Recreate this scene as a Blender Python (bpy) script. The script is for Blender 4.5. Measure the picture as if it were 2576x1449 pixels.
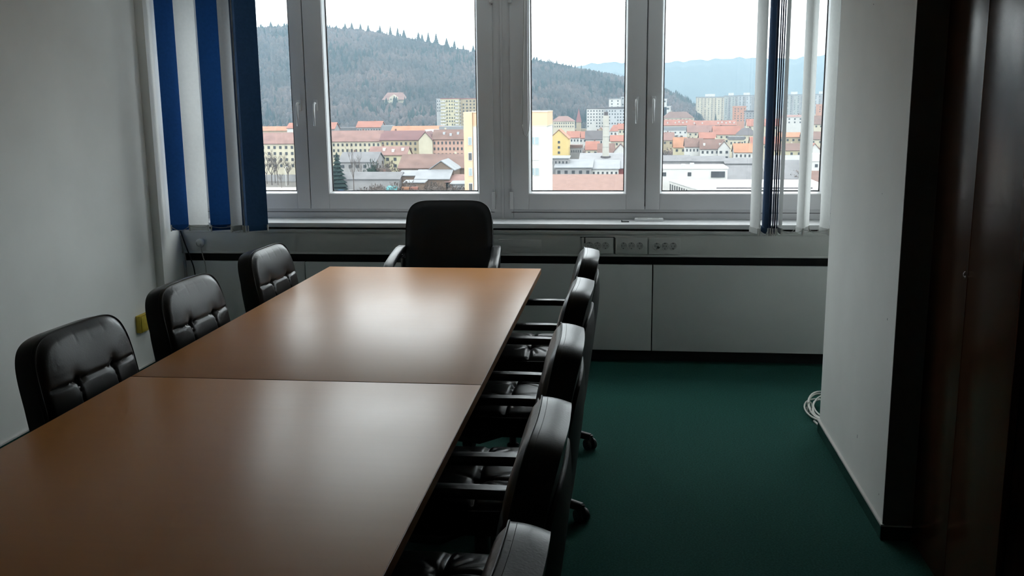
import bpy, bmesh, math, random
from mathutils import Vector, Matrix

for o in list(bpy.data.objects):
    bpy.data.objects.remove(o)
sc = bpy.context.scene
COL = sc.collection
PI = math.pi
R = math.radians

# ------------------------------------------------------------------ camera
cam_d = bpy.data.cameras.new('camera')
cam = bpy.data.objects.new('camera', cam_d)
COL.objects.link(cam)
cam_d.sensor_width = 36.0
cam_d.sensor_fit = 'HORIZONTAL'
cam_d.lens = 2420.29 / 2576 * 36.0
cam_d.clip_start = 0.05
cam_d.clip_end = 30000
YAW, PITCH, ROLL = -0.11834195, -0.1896447, -0.01017713
f_ = Vector((math.sin(YAW) * math.cos(PITCH), math.cos(YAW) * math.cos(PITCH), math.sin(PITCH)))
r_ = Vector((math.cos(YAW), -math.sin(YAW), 0))
u_ = r_.cross(f_)
r2 = math.cos(ROLL) * r_ + math.sin(ROLL) * u_
u2 = -math.sin(ROLL) * r_ + math.cos(ROLL) * u_
cam.matrix_world = Matrix(((r2.x, u2.x, -f_.x, 0), (r2.y, u2.y, -f_.y, 0), (r2.z, u2.z, -f_.z, 1.6), (0, 0, 0, 1)))
sc.camera = cam

# ------------------------------------------------------------------ world (bright overcast sky), exposure
SKY = 6.6
w = bpy.data.worlds.new('overcast_sky')
sc.world = w
w.use_nodes = True
nt = w.node_tree
bg = nt.nodes['Background']
tc = nt.nodes.new('ShaderNodeTexCoord')
sx = nt.nodes.new('ShaderNodeSeparateXYZ')
rp = nt.nodes.new('ShaderNodeValToRGB')
rp.color_ramp.elements[0].position = 0.0
rp.color_ramp.elements[0].color = (0.86, 0.94, 1.0, 1)
rp.color_ramp.elements[1].position = 0.6
rp.color_ramp.elements[1].color = (0.96, 0.98, 1.0, 1)
nt.links.new(tc.outputs['Generated'], sx.inputs[0])
nt.links.new(sx.outputs['Z'], rp.inputs[0])
nt.links.new(rp.outputs[0], bg.inputs['Color'])
bg.inputs['Strength'].default_value = SKY
sc.view_settings.view_transform = 'Standard'
sc.view_settings.look = 'None'
sc.view_settings.exposure = 0.0
sc.view_settings.gamma = 1.0
sc.view_settings.use_curve_mapping = False
sc.cycles.use_denoising = True
sc.cycles.use_adaptive_sampling = True
sc.cycles.adaptive_threshold = 0.1
sc.cycles.adaptive_min_samples = 16
sc.cycles.caustics_reflective = False
sc.cycles.caustics_refractive = False
sc.cycles.max_bounces = 8
sc.cycles.diffuse_bounces = 4
sc.cycles.glossy_bounces = 3
sc.cycles.transparent_max_bounces = 16
sc.cycles.volume_bounces = 1
sc.cycles.sample_clamp_indirect = 8.0

# ------------------------------------------------------------------ materials
MATS = {}


def mat(name, col, rough=0.6, spec=0.5, var=0.0, vscale=8.0, bump=0.0, bscale=60.0, metal=0.0, coat=0.0, trans=0.0, col2=None, bdist=0.002, stretch=None):
    if name in MATS:
        return MATS[name]
    m = bpy.data.materials.new(name)
    m.use_nodes = True
    n = m.node_tree
    p = n.nodes['Principled BSDF']
    p.inputs['Roughness'].default_value = rough
    p.inputs['Specular IOR Level'].default_value = spec
    p.inputs['Metallic'].default_value = metal
    p.inputs['Coat Weight'].default_value = coat
    p.inputs['Base Color'].default_value = (*col, 1)
    t = n.nodes.new('ShaderNodeTexCoord')
    src = t.outputs['Object']
    if stretch:
        mp = n.nodes.new('ShaderNodeMapping')
        mp.inputs['Scale'].default_value = stretch
        n.links.new(src, mp.inputs[0])
        src = mp.outputs[0]
    if var > 0 or col2:
        nz = n.nodes.new('ShaderNodeTexNoise')
        nz.inputs['Scale'].default_value = vscale
        nz.inputs['Detail'].default_value = 6
        n.links.new(src, nz.inputs['Vector'])
        r = n.nodes.new('ShaderNodeValToRGB')
        c2 = col2 if col2 else tuple(min(1, c * (1 + var)) for c in col)
        c1 = col if col2 else tuple(c * (1 - var) for c in col)
        r.color_ramp.elements[0].position = 0.32
        r.color_ramp.elements[1].position = 0.68
        r.color_ramp.elements[0].color = (*c1, 1)
        r.color_ramp.elements[1].color = (*c2, 1)
        n.links.new(nz.outputs['Fac'], r.inputs[0])
        n.links.new(r.outputs[0], p.inputs['Base Color'])
    if bump > 0:
        nb = n.nodes.new('ShaderNodeTexNoise')
        nb.inputs['Scale'].default_value = bscale
        nb.inputs['Detail'].default_value = 4
        n.links.new(t.outputs['Object'], nb.inputs['Vector'])
        b = n.nodes.new('ShaderNodeBump')
        b.inputs['Strength'].default_value = bump
        b.inputs['Distance'].default_value = bdist
        n.links.new(nb.outputs['Fac'], b.inputs['Height'])
        n.links.new(b.outputs[0], p.inputs['Normal'])
    if trans > 0:  # thin cloth lets a little daylight through
        tr = n.nodes.new('ShaderNodeBsdfTranslucent')
        tr.inputs['Color'].default_value = (*col, 1)
        mx = n.nodes.new('ShaderNodeMixShader')
        mx.inputs[0].default_value = trans
        n.links.new(p.outputs[0], mx.inputs[1])
        n.links.new(tr.outputs[0], mx.inputs[2])
        n.links.new(mx.outputs[0], n.nodes['Material Output'].inputs[0])
    MATS[name] = m
    return m


WALL = mat('wall_paint', (0.81, 0.81, 0.785), 0.85, 0.3, 0.03, 3.0, 0.25, 220, bdist=0.001)
CEIL = mat('ceiling_paint', (0.85, 0.85, 0.83), 0.9, 0.2, 0.02, 3.0, 0.15, 120)
CARPET = mat('green_carpet', (0.017, 0.076, 0.062), 0.95, 0.1, 0.28, 130, 0.9, 420, bdist=0.004)
SKIRT = mat('carpet_skirting', (0.013, 0.058, 0.047), 0.95, 0.1, 0.25, 130)
BEAD = mat('skirting_bead', (0.62, 0.60, 0.58), 0.5, 0.4)
PVC = mat('window_pvc', (0.67, 0.67, 0.685), 0.35, 0.5, 0.02, 4)
PVCD = mat('window_gasket', (0.02, 0.02, 0.022), 0.6, 0.3)
BEADW = mat('glazing_bead_white', (0.78, 0.79, 0.80), 0.3, 0.5)
SILL = mat('sill_laminate', (0.66, 0.67, 0.68), 0.28, 0.5, 0.02, 5)
TRUNK = mat('trunking_pvc', (0.52, 0.53, 0.51), 0.5, 0.4, 0.02, 5)
PANEL = mat('panel_laminate', (0.55, 0.57, 0.56), 0.5, 0.4, 0.03, 3, 0.1, 300, bdist=0.0005)
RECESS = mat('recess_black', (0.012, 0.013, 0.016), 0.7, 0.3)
SOCK = mat('socket_grey', (0.40, 0.40, 0.385), 0.45, 0.4)
SOCKD = mat('socket_hole', (0.05, 0.05, 0.05), 0.6, 0.3)
BLACKP = mat('black_plastic', (0.018, 0.019, 0.021), 0.42, 0.5, 0.1, 20, 0.15, 300, bdist=0.0005)
ARMP = mat('armrest_plastic', (0.035, 0.037, 0.040), 0.36, 0.5, 0.1, 20, 0.2, 260, bdist=0.0005)
LEATHER = mat('black_leather', (0.013, 0.0125, 0.0125), 0.31, 0.22, 0.15, 14, 0.2, 190, bdist=0.0012)
LEATHER2 = mat('navy_black_leather', (0.012, 0.015, 0.020), 0.45, 0.4, 0.15, 14, 0.2, 190, bdist=0.0012)
STITCH = mat('leather_piping', (0.008, 0.008, 0.009), 0.5, 0.4)
SHELL = mat('back_shell_plastic', (0.013, 0.016, 0.016), 0.55, 0.4, 0.05, 10)
CHROME = mat('caster_metal', (0.45, 0.45, 0.46), 0.3, 0.5, metal=0.9)
BLUE = mat('blind_blue_cloth', (0.016, 0.080, 0.27), 0.85, 0.2, 0.10, 60, 0.3, 500, trans=0.15)
NAVY = mat('blind_navy_cloth', (0.022, 0.062, 0.14), 0.85, 0.2, 0.10, 60, 0.3, 500, trans=0.04)
WHITE = mat('blind_white_cloth', (0.74, 0.75, 0.74), 0.85, 0.2, 0.04, 60, 0.3, 500, trans=0.42)
CHAIN = mat('blind_chain', (0.45, 0.45, 0.43), 0.5, 0.4)
YELLOW = mat('yellow_plastic', (0.56, 0.42, 0.05), 0.55, 0.4, 0.08, 30)
CABW = mat('white_cable', (0.62, 0.62, 0.58), 0.45, 0.5)
CABG = mat('grey_cable', (0.30, 0.29, 0.27), 0.5, 0.4)
SCUFF = mat('scuff_mark', (0.12, 0.13, 0.14), 0.8, 0.2)


def wood(name, c1, c2, rough, spec, axis, scale=1.0, coat=0.0, bump=0.05):
    m = bpy.data.materials.new(name)
    m.use_nodes = True
    n = m.node_tree
    p = n.nodes['Principled BSDF']
    p.inputs['Roughness'].default_value = rough
    p.inputs['Specular IOR Level'].default_value = spec
    p.inputs['Coat Weight'].default_value = coat
    p.inputs['Coat Roughness'].default_value = 0.16
    t = n.nodes.new('ShaderNodeTexCoord')
    mp = n.nodes.new('ShaderNodeMapping')
    s = [14 * scale] * 3
    s['xyz'.index(axis)] = 0.9 * scale
    mp.inputs['Scale'].default_value = s
    n.links.new(t.outputs['Object'], mp.inputs[0])
    nz = n.nodes.new('ShaderNodeTexNoise')
    nz.inputs['Scale'].default_value = 3.0
    nz.inputs['Detail'].default_value = 8
    nz.inputs['Distortion'].default_value = 0.6
    n.links.new(mp.outputs[0], nz.inputs['Vector'])
    r = n.nodes.new('ShaderNodeValToRGB')
    r.color_ramp.elements[0].position = 0.3
    r.color_ramp.elements[1].position = 0.7
    r.color_ramp.elements[0].color = (*c1, 1)
    r.color_ramp.elements[1].color = (*c2, 1)
    n.links.new(nz.outputs['Fac'], r.inputs[0])
    n.links.new(r.outputs[0], p.inputs['Base Color'])
    # soft smears of wear change the gloss a little
    n2 = n.nodes.new('ShaderNodeTexNoise')
    n2.inputs['Scale'].default_value = 2.2
    n2.inputs['Detail'].default_value = 5
    n.links.new(t.outputs['Object'], n2.inputs['Vector'])
    mr = n.nodes.new('ShaderNodeMapRange')
    mr.inputs['To Min'].default_value = rough - 0.05
    mr.inputs['To Max'].default_value = rough + 0.06
    n.links.new(n2.outputs['Fac'], mr.inputs[0])
    n.links.new(mr.outputs[0], p.inputs['Roughness'])
    if bump:
        b = n.nodes.new('ShaderNodeBump')
        b.inputs['Strength'].default_value = bump
        b.inputs['Distance'].default_value = 0.0006
        n.links.new(nz.outputs['Fac'], b.inputs['Height'])
        n.links.new(b.outputs[0], p.inputs['Normal'])
    MATS[name] = m
    return m


TABLE = wood('beech_laminate', (0.53, 0.225, 0.062), (0.545, 0.234, 0.066), 0.35, 0.32, 'x', 1.0, bump=0.0)
TEDGE = wood('beech_edge_band', (0.20, 0.085, 0.028), (0.25, 0.11, 0.038), 0.5, 0.4, 'y')
WARD = wood('dark_veneer', (0.040, 0.015, 0.007), (0.062, 0.024, 0.010), 0.22, 0.26, 'z', 0.8)


def glass_mat():
    m = bpy.data.materials.new('window_glass')
    m.use_nodes = True
    n = m.node_tree
    n.nodes.remove(n.nodes['Principled BSDF'])
    tr = n.nodes.new('ShaderNodeBsdfTransparent')
    tr.inputs[0].default_value = (0.96, 0.985, 0.98, 1)
    gl = n.nodes.new('ShaderNodeBsdfGlossy')
    gl.inputs['Roughness'].default_value = 0.02
    fr = n.nodes.new('ShaderNodeLayerWeight')
    fr.inputs[0].default_value = 0.5
    pw = n.nodes.new('ShaderNodeMath')
    pw.operation = 'POWER'
    pw.inputs[1].default_value = 4.0
    n.links.new(fr.outputs['Facing'], pw.inputs[0])
    ml = n.nodes.new('ShaderNodeMath')
    ml.operation = 'MULTIPLY_ADD'
    ml.inputs[1].default_value = 0.6
    ml.inputs[2].default_value = 0.02
    n.links.new(pw.outputs[0], ml.inputs[0])
    mx = n.nodes.new('ShaderNodeMixShader')
    n.links.new(ml.outputs[0], mx.inputs[0])
    n.links.new(tr.outputs[0], mx.inputs[1])
    n.links.new(gl.outputs[0], mx.inputs[2])
    n.links.new(mx.outputs[0], n.nodes['Material Output'].inputs[0])
    return m


GLASS = glass_mat()


# ------------------------------------------------------------------ mesh helpers
class MB:
    def __init__(s):
        s.v, s.f, s.sm = [], [], []

    def add(s, vs, fs, smooth=False):
        k = len(s.v)
        s.v += [tuple(v) for v in vs]
        for f in fs:
            s.f.append([i + k for i in f])
            s.sm.append(smooth)
        return s

    def box(s, x0, x1, y0, y1, z0, z1):
        vs = [(x0, y0, z0), (x1, y0, z0), (x1, y1, z0), (x0, y1, z0), (x0, y0, z1), (x1, y0, z1), (x1, y1, z1), (x0, y1, z1)]
        return s.add(vs, [(0, 3, 2, 1), (4, 5, 6, 7), (0, 1, 5, 4), (1, 2, 6, 5), (2, 3, 7, 6), (3, 0, 4, 7)])

    def tube(s, pts, rad, n=8, closed=False, section=None, up=(0, 0, 1)):
        """sweep a circle (or a section of (a,b) points) along pts; rad may be a list"""
        P = [Vector(p) for p in pts]
        m = len(P)
        rr = rad if isinstance(rad, (list, tuple)) else [rad] * m
        sec = section or [(math.cos(2 * PI * i / n), math.sin(2 * PI * i / n)) for i in range(n)]
        n = len(sec)
        vs = []
        upv = Vector(up)
        for i, p in enumerate(P):
            a = P[(i - 1) % m] if (closed or i > 0) else p
            b = P[(i + 1) % m] if (closed or i < m - 1) else p
            t = (b - a).normalized()
            sd = t.cross(upv)
            if sd.length < 1e-4:
                sd = t.cross(Vector((1, 0, 0)))
            sd.normalize()
            nn = sd.cross(t).normalized()
            for (ca, cb) in sec:
                vs.append(p + sd * ca * rr[i] + nn * cb * rr[i])
        fs = []
        for i in range(m if closed else m - 1):
            j = (i + 1) % m
            for k in range(n):
                l = (k + 1) % n
                fs.append((i * n + k, i * n + l, j * n + l, j * n + k))
        if not closed:
            fs.append(list(range(n))[::-1])
            fs.append([(m - 1) * n + k for k in range(n)])
        return s.add(vs, fs, True)

    def lathe(s, prof, n=16, c=(0, 0, 0), axis='z'):
        vs = []
        for (r, z) in prof:
            for k in range(n):
                a = 2 * PI * k / n
                p = (r * math.cos(a), r * math.sin(a), z)
                if axis == 'y':
                    p = (p[0], p[2], p[1])
                if axis == 'x':
                    p = (p[2], p[0], p[1])
                vs.append((p[0] + c[0], p[1] + c[1], p[2] + c[2]))
        fs = []
        for i in range(len(prof) - 1):
            for k in range(n):
                l = (k + 1) % n
                fs.append((i * n + k, i * n + l, (i + 1) * n + l, (i + 1) * n + k))
        fs.append(list(range(n))[::-1])
        fs.append([(len(prof) - 1) * n + k for k in range(n)])
        return s.add(vs, fs, True)

    def prism(s, outline, z0, z1, axis='z'):
        n = len(outline)

        def P(a, b, c):
            return (a, b, c) if axis == 'z' else ((a, c, b) if axis == 'y' else (c, a, b))
        vs = [P(a, b, z0) for a, b in outline] + [P(a, b, z1) for a, b in outline]
        fs = [list(range(n))[::-1], [n + i for i in range(n)]]
        fs += [(i, (i + 1) % n, n + (i + 1) % n, n + i) for i in range(n)]
        return s.add(vs, fs)

    def build(s, name, m, parent=None, bevel=0.0, seg=2, loc=None, rot=None, smooth_all=False):
        me = bpy.data.meshes.new(name)
        me.from_pydata(s.v, [], s.f)
        me.polygons.foreach_set('use_smooth', [True] * len(s.f) if smooth_all else s.sm)
        bm = bmesh.new()
        bm.from_mesh(me)
        bmesh.ops.recalc_face_normals(bm, faces=bm.faces)
        if bevel > 0:
            es = [e for e in bm.edges if len(e.link_faces) == 2 and e.calc_face_angle(0) > 0.6]
            bmesh.ops.bevel(bm, geom=es, offset=bevel, segments=seg, profile=0.6, affect='EDGES')
            for f in bm.faces:
                f.smooth = True
            for e in bm.edges:
                if len(e.link_faces) == 2 and e.calc_face_angle(0) > 0.7:
                    e.smooth = False
        else:
            for e in bm.edges:
                if len(e.link_faces) == 2 and e.calc_face_angle(0) > 0.85:
                    e.smooth = False
        bm.to_mesh(me)
        bm.free()
        me.materials.append(m)
        o = bpy.data.objects.new(name, me)
        COL.objects.link(o)
        if parent:
            o.parent = parent
        if loc:
            o.location = loc
        if rot:
            o.rotation_euler = rot
        return o


def tag(o, label, cat, group=None, kind=None):
    o['label'] = label
    o['category'] = cat
    if group:
        o['group'] = group
    if kind:
        o['kind'] = kind
    return o


def struct(o, label=None, cat=None):
    o['kind'] = 'structure'
    if label:
        o['label'] = label
        o['category'] = cat
    return o


def empty(name, loc=(0, 0, 0), rz=0.0):
    o = bpy.data.objects.new(name, None)
    o.empty_display_size = 0.1
    o.location = loc
    o.rotation_euler = (0, 0, rz)
    COL.objects.link(o)
    return o


def kids(o):
    return [c for c in bpy.data.objects if c.parent == o]


def copy_tree(o, parent=None):
    c = o.copy()
    COL.objects.link(c)
    if parent:
        c.parent = parent
    for ch in kids(o):
        copy_tree(ch, c)
    return c


def box(x0, x1, y0, y1, z0, z1):
    return MB().box(x0, x1, y0, y1, z0, z1)


# ------------------------------------------------------------------ room shell
LX, WY, ZC = -2.89, 6.13, 2.75       # left wall, window wall line, ceiling
ZS, ZT = 0.872, 2.46                 # sill, top of the window opening
RX = 2.3
struct(box(LX - 0.2, RX + 0.2, -3.2, 6.4, -0.12, 0).build('floor', CARPET), 'dark green carpet covering the meeting room floor', 'floor')
struct(box(LX - 0.2, RX + 0.2, -3.2, 6.4, ZC, ZC + 0.15).build('ceiling', CEIL), 'white ceiling of the meeting room', 'ceiling')
struct(box(LX - 0.2, LX, -3.2, 6.4, 0, ZC).build('wall_left', WALL), 'plain white wall behind the left row of chairs', 'wall')
struct(box(LX - 0.2, RX + 0.2, -3.2, -3.0, 0, ZC).build('wall_back', WALL), 'white wall behind the viewer', 'wall')
struct(box(RX, RX + 0.2, -3.0, 6.4, 0, ZC).build('wall_right', WALL), 'white wall of the right side beyond the pillar', 'wall')
wf = MB().box(LX, RX, 6.20, 6.42, 0, ZS - 0.03).box(LX, RX, 6.12, 6.42, ZT, ZC)
struct(wf.build('wall_front', WALL), 'outer wall above and below the windows', 'wall')
# projecting wall between window bay and wardrobe
pil = empty('wall_pillar', (0.96, 3.46, 0))
struct(pil, 'pale grey projecting wall with small scuffs between window bay and wardrobe', 'wall')
box(0, RX - 0.96, 0, 1.20, 0, ZC).build('wall_body', WALL, pil)
fl = box(-0.004, 0.10, -0.006, 0.0, 0.06, ZC).build('end_strip', mat('dark_end_strip', (0.17, 0.165, 0.155), 0.6, 0.3), pil)  # thin dark grey sheet laid over the white wall's end face
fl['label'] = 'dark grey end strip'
sc_ = MB()
for (dy, z, l, wd) in ((0.45, 0.233, 0.014, 0.003), (0.12, 0.804, 0.008, 0.003), (0.60, 1.966, 0.004, 0.006), (0.08, 0.14, 0.006, 0.003), (0.30, 1.25, 0.004, 0.002)):
    sc_.box(-0.0006, 0.0, dy, dy + wd, z, z + l)
sc_.build('scuff_mark', SCUFF, pil)
# skirtings: dark carpet strip with a pale bead on top
struct(box(LX, LX + 0.008, -3.0, 5.86, 0, 0.052).build('baseboard_left', SKIRT))
struct(box(LX, LX + 0.011, -3.0, 5.86, 0.052, 0.060).build('trim_1', BEAD))
struct(MB().box(0.952, 0.96, 3.452, 4.66, 0, 0.055).box(0.952, 1.06, 3.452, 3.46, 0, 0.055).build('baseboard_right', SKIRT))
struct(MB().box(0.949, 0.96, 3.449, 4.66, 0.055, 0.063).box(0.949, 1.06, 3.449, 3.46, 0.055, 0.058).build('trim_2', BEAD))
# corner post left of the window
struct(box(LX, -2.835, 5.58, 6.13, 0, ZC).build('wall_corner', WALL, bevel=0.003), 'slim projecting corner column left of the blinds', 'column')

# window sill
struct(MB().box(LX + 0.055, RX, 5.85, 6.20, ZS - 0.029, ZS).build('trim_4', SILL, bevel=0.004), 'long pale window sill under the windows', 'window sill')


# ------------------------------------------------------------------ windows
def rect_frame(x0, x1, z0, z1, w, y0, y1, wb=None):
    wb = wb or w
    m = MB()
    m.box(x0, x0 + w, y0, y1, z0, z1).box(x1 - w, x1, y0, y1, z0, z1)
    m.box(x0 + w, x1 - w, y0, y1, z0, z0 + wb).box(x0 + w, x1 - w, y0, y1, z1 - w, z1)
    return m


def handle_geo(parent, x, z):
    h = MB()
    h.box(x - 0.014, x + 0.014, 6.092, 6.105, z - 0.035, z + 0.035)
    ho = h.build('handle', PVC, parent, bevel=0.004)
    g = MB()
    g.tube([(x, 6.095, z + 0.012), (x, 6.072, z + 0.014), (x, 6.058, z + 0.004), (x, 6.054, z - 0.03), (x, 6.054, z - 0.13)], [0.007, 0.0075, 0.008, 0.0075, 0.0065], 10)
    g.build('grip', BEADW, ho)


def window(name, x0, x1, sashes, label, hinges):
    wn = empty(name, (0, 0, 0))
    struct(wn, label, 'window')
    rect_frame(x0, x1, ZS, ZT, 0.065, 6.115, 6.20, 0.085).build('frame', PVC, wn, bevel=0.003)
    st = MB().box(x0 + 0.05, x1 - 0.05, 6.111, 6.12, ZS + 0.040, ZS + 0.0425)
    st.build('frame_groove', PVCD, wn)
    for (a, b, ga, gb, hx) in sashes:
        z0, z1 = ZS + 0.062, ZT - 0.045
        gz0, gz1 = 1.032, ZT - 0.145
        s = MB()
        s.box(a, ga, 6.105, 6.17, z0, z1).box(gb, b, 6.105, 6.17, z0, z1).box(ga, gb, 6.105, 6.17, z0, gz0).box(ga, gb, 6.105, 6.17, gz1, z1)
        so = s.build('sash', PVC, wn, bevel=0.003)
        gbm = MB()
        pf = [(6.112, -0.004), (6.112, 0.003), (6.150, 0.016), (6.150, -0.004)]
        gbm.prism([(y_, gz0 + d_) for y_, d_ in pf], ga, gb, 'x').prism([(y_, gz1 - d_) for y_, d_ in pf], ga, gb, 'x')
        for xx_, sg in ((ga, 1), (gb, -1)):
            gbm.prism([(xx_ + sg * d_, y_) for y_, d_ in pf], gz0, gz1, 'z')
        gbm.build('glazing_bead', BEADW, so)
        rect_frame(ga + 0.014, gb - 0.014, gz0 + 0.014, gz1 - 0.014, 0.005, 6.144, 6.155).build('gasket', PVCD, so)
        box(ga + 0.01, gb - 0.01, 6.150, 6.156, gz0 + 0.01, gz1 - 0.01).build('pane', GLASS, so)
        handle_geo(so, hx, 1.60)
    for (a, b), (c, d) in zip([q[:2] for q in sashes], [q[:2] for q in sashes][1:]):
        MB().box(b - 0.02, c + 0.02, 6.13, 6.17, ZS + 0.07, ZT - 0.05).build('meeting_stile', PVC, wn)
    for hx in hinges:
        for hz in (0.98, 2.25):
            h = MB().box(hx - 0.011, hx + 0.011, 6.085, 6.106, hz - 0.045, hz + 0.065)
            h.build('hinge_cover', PVC, wn, bevel=0.003)


window('window_1', -2.835, -0.785, [(-2.79, -2.052, -2.70, -2.137, -2.092), (-2.046, -0.835, -1.922, -0.929, -1.982)],
       'left window with one narrow and one wide pane, blinds at its edge', (-0.838,))
window('window_2', -0.775, 1.36, [(-0.725, 0.118, -0.612, 0.004, 0.062), (0.126, 1.31, 0.212, 1.205, 0.165)],
       'right window with cord at one side, blinds bunched at its far edge', (-0.722,))
window('window_3', 1.37, 2.28, [(1.42, 2.23, 1.53, 2.12, 1.47)], 'window hidden behind the projecting wall', ())
struct(box(-0.786, -0.774, 6.11, 6.2, ZS, ZT).build('trim_5', PVC))

# shutter cord loop beside the right window
cd = MB()
pts = [(-0.606, 6.098, 2.40), (-0.606, 6.09, 1.8), (-0.604, 6.088, 1.50)]
pts += [(-0.608, 6.085, 1.43), (-0.622, 6.083, 1.395), (-0.640, 6.084, 1.41), (-0.648, 6.086, 1.47), (-0.640, 6.09, 1.8), (-0.627, 6.098, 2.40)]
cd.tube(pts, 0.0032, 6)
tag(cd.build('cord_loop', CHAIN), 'thin pale bead cord loop hanging at the edge of the right window', 'cord')

# ------------------------------------------------------------------ trunking, cover panels, recesses below the sill
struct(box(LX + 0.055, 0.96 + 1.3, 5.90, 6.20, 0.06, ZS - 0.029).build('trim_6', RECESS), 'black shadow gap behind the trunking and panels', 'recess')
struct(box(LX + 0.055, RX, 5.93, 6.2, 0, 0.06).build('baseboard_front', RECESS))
tr = empty('cable_trunking', (0, 5.85, 0.67))
tag(tr, 'long grey cable trunking running under the window sill', 'cable trunking')
MB().box(LX + 0.004, RX - 0.05, 0, 0.055, 0.003, 0.160).build('channel', TRUNK, tr, bevel=0.003)
MB().box(LX + 0.004, RX - 0.05, -0.004, 0.0, 0.140, 0.160).box(LX + 0.004, RX - 0.05, -0.004, 0.0, 0.003, 0.016).build('lid_edge', TRUNK, tr, bevel=0.0015)
MB().box(-0.775, -0.51, -0.003, 0, 0.022, 0.104).build('blank_plate', TRUNK, tr, bevel=0.001)
prev = None
labs = ['panel under the left end of the sill, next to the corner post', 'wide pale cover panel behind the table head chair', 'wide pale cover panel at the open carpet beside the projecting wall']
for i, (a, b) in enumerate(((LX + 0.056, -2.026), (-2.020, 0.168), (0.174, RX - 0.05))):
    p = box(a, b, 5.85, 5.872, 0.083, 0.622).build('cover_panel', PANEL, bevel=0.002)
    tag(p, ('narrow pale cover ' if i == 0 else '') + labs[i], 'panel', 'cover panels under the windows')

# triple sockets
socket_root = None


def socket_block(xc, label, frame=False):
    s = empty('triple_socket', (xc, 5.846, 0.741))
    tag(s, label, 'power socket', 'triple sockets on the trunking')
    box(-0.095, 0.095, -0.006, 0.0, -0.050, 0.050).build('cover_plate', TRUNK, s, bevel=0.002)
    for k in (-1, 0, 1):
        o = MB().lathe([(0.0230, -0.004), (0.0230, -0.0072), (0.0222, -0.0082), (0.0205, -0.0080), (0.0198, -0.0072)], 24, (k * 0.049, 0, 0), 'y').build('outlet', SOCK, s)
        h = MB()
        for dx in (-0.0095, 0.0095):
            h.lathe([(0.0026, -0.0070), (0.0026, -0.0076)], 8, (k * 0.049 + dx, 0, 0), 'y')
        h.box(k * 0.049 - 0.003, k * 0.049 + 0.003, -0.0079, -0.007, 0.0145, 0.019)
        h.box(k * 0.049 - 0.003, k * 0.049 + 0.003, -0.0079, -0.007, -0.019, -0.0145)
        h.build('socket_hole', SOCKD, o)
    if frame:
        MB().box(-0.105, 0.104, -0.005, 0.0, 0.049, 0.053).box(0.100, 0.104, -0.005, 0, -0.048, 0.053).box(-0.080, -0.074, -0.009, -0.004, 0.015, 0.052).build('open_edge', RECESS, s)
    return s


socket_block(-0.166, 'triple socket with a dark gap around its loose cover plate', True)
socket_block(0.040, 'triple socket in the middle of the three on the trunking')
socket_block(0.241, 'triple socket at the end of the row, farthest from the head chair')

# round cable outlet + cables at the left end
co = empty('cable_outlet', (-2.706, 5.846, 0.742))
tag(co, 'round pale cable outlet on the left end of the trunking', 'cable outlet')
MB().lathe([(0.027, 0.0), (0.027, -0.010), (0.022, -0.016), (0.012, -0.018)], 20, (0, 0, 0), 'y').build('cap', TRUNK, co)


def cable(name, pts, rad, m, label, cat='cable', group=None):
    # smooth the polyline with Catmull-Rom
    P = [Vector(p) for p in pts]
    out = []
    for i in range(len(P) - 1):
        a, b, c, d = P[max(i - 1, 0)], P[i], P[i + 1], P[min(i + 2, len(P) - 1)]
        for k in range(6):
            t = k / 6
            out.append(0.5 * ((2 * b) + (c - a) * t + (2 * a - 5 * b + 4 * c - d) * t * t + (3 * b - a - 3 * c + d) * t ** 3))
    out.append(P[-1])
    o = MB().tube(out, rad, 8).build(name, m)
    return tag(o, label, cat, group)


cable('cable', [(-2.700, 5.826, 0.735), (-2.690, 5.818, 0.70), (-2.682, 5.815, 0.66), (-2.668, 5.815, 0.58), (-2.672, 5.815, 0.40), (-2.69, 5.80, 0.1), (-2.70, 5.79, 0.006)], 0.0035, CABG, 'thin grey cable dropping from the round outlet')
cable('cable', [(-2.832, 5.836, 0.822), (-2.802, 5.828, 0.735), (-2.768, 5.825, 0.635), (-2.748, 5.822, 0.55), (-2.735, 5.81, 0.35), (-2.745, 5.79, 0.12), (-2.76, 5.76, 0.006)], 0.0045, BLACKP, 'thick black cable slanting down from the end of the sill')
cable('cable', [(-2.828, 5.83, 0.79), (-2.820, 5.825, 0.74), (-2.808, 5.822, 0.66), (-2.800, 5.82, 0.55), (-2.805, 5.81, 0.3), (-2.815, 5.79, 0.006)], 0.0035, CABG, 'thin pale cable beside the corner post')

# items on the sill
rc = empty('flat_box', (0.147, 6.015, ZS), R(1))
tag(rc, 'flat white box lying on the window sill', 'box')
box(-0.088, 0.088, -0.022, 0.022, 0.0, 0.018).build('body', BEADW, rc, bevel=0.004)
MB().box(-0.070, -0.01, -0.012, 0.012, 0.018, 0.0205).box(0.02, 0.06, -0.010, 0.010, 0.018, 0.0200).build('top_ridge', TRUNK, rc, bevel=0.001)
dk = empty('small_clip', (0.0, 5.965, ZS))
tag(dk, 'small dark flat piece lying on the window sill', 'small item')
box(-0.024, 0.024, -0.014, 0.014, 0, 0.004).build('base', BLACKP, dk, bevel=0.001)
box(-0.024, -0.018, -0.012, 0.012, 0.004, 0.011).build('lip', BLACKP, dk, bevel=0.001)

# yellow junction box on the left wall
jb = empty('junction_box', (LX, 5.36, 0.325))
tag(jb, 'yellow plastic box on the white wall behind the chairs', 'junction box')
box(0, 0.030, -0.068, 0.068, -0.052, 0.052).build('body', YELLOW, jb, bevel=0.004)
box(0.030, 0.036, -0.062, 0.062, -0.047, 0.047).build('lid', YELLOW, jb, bevel=0.003)


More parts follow.
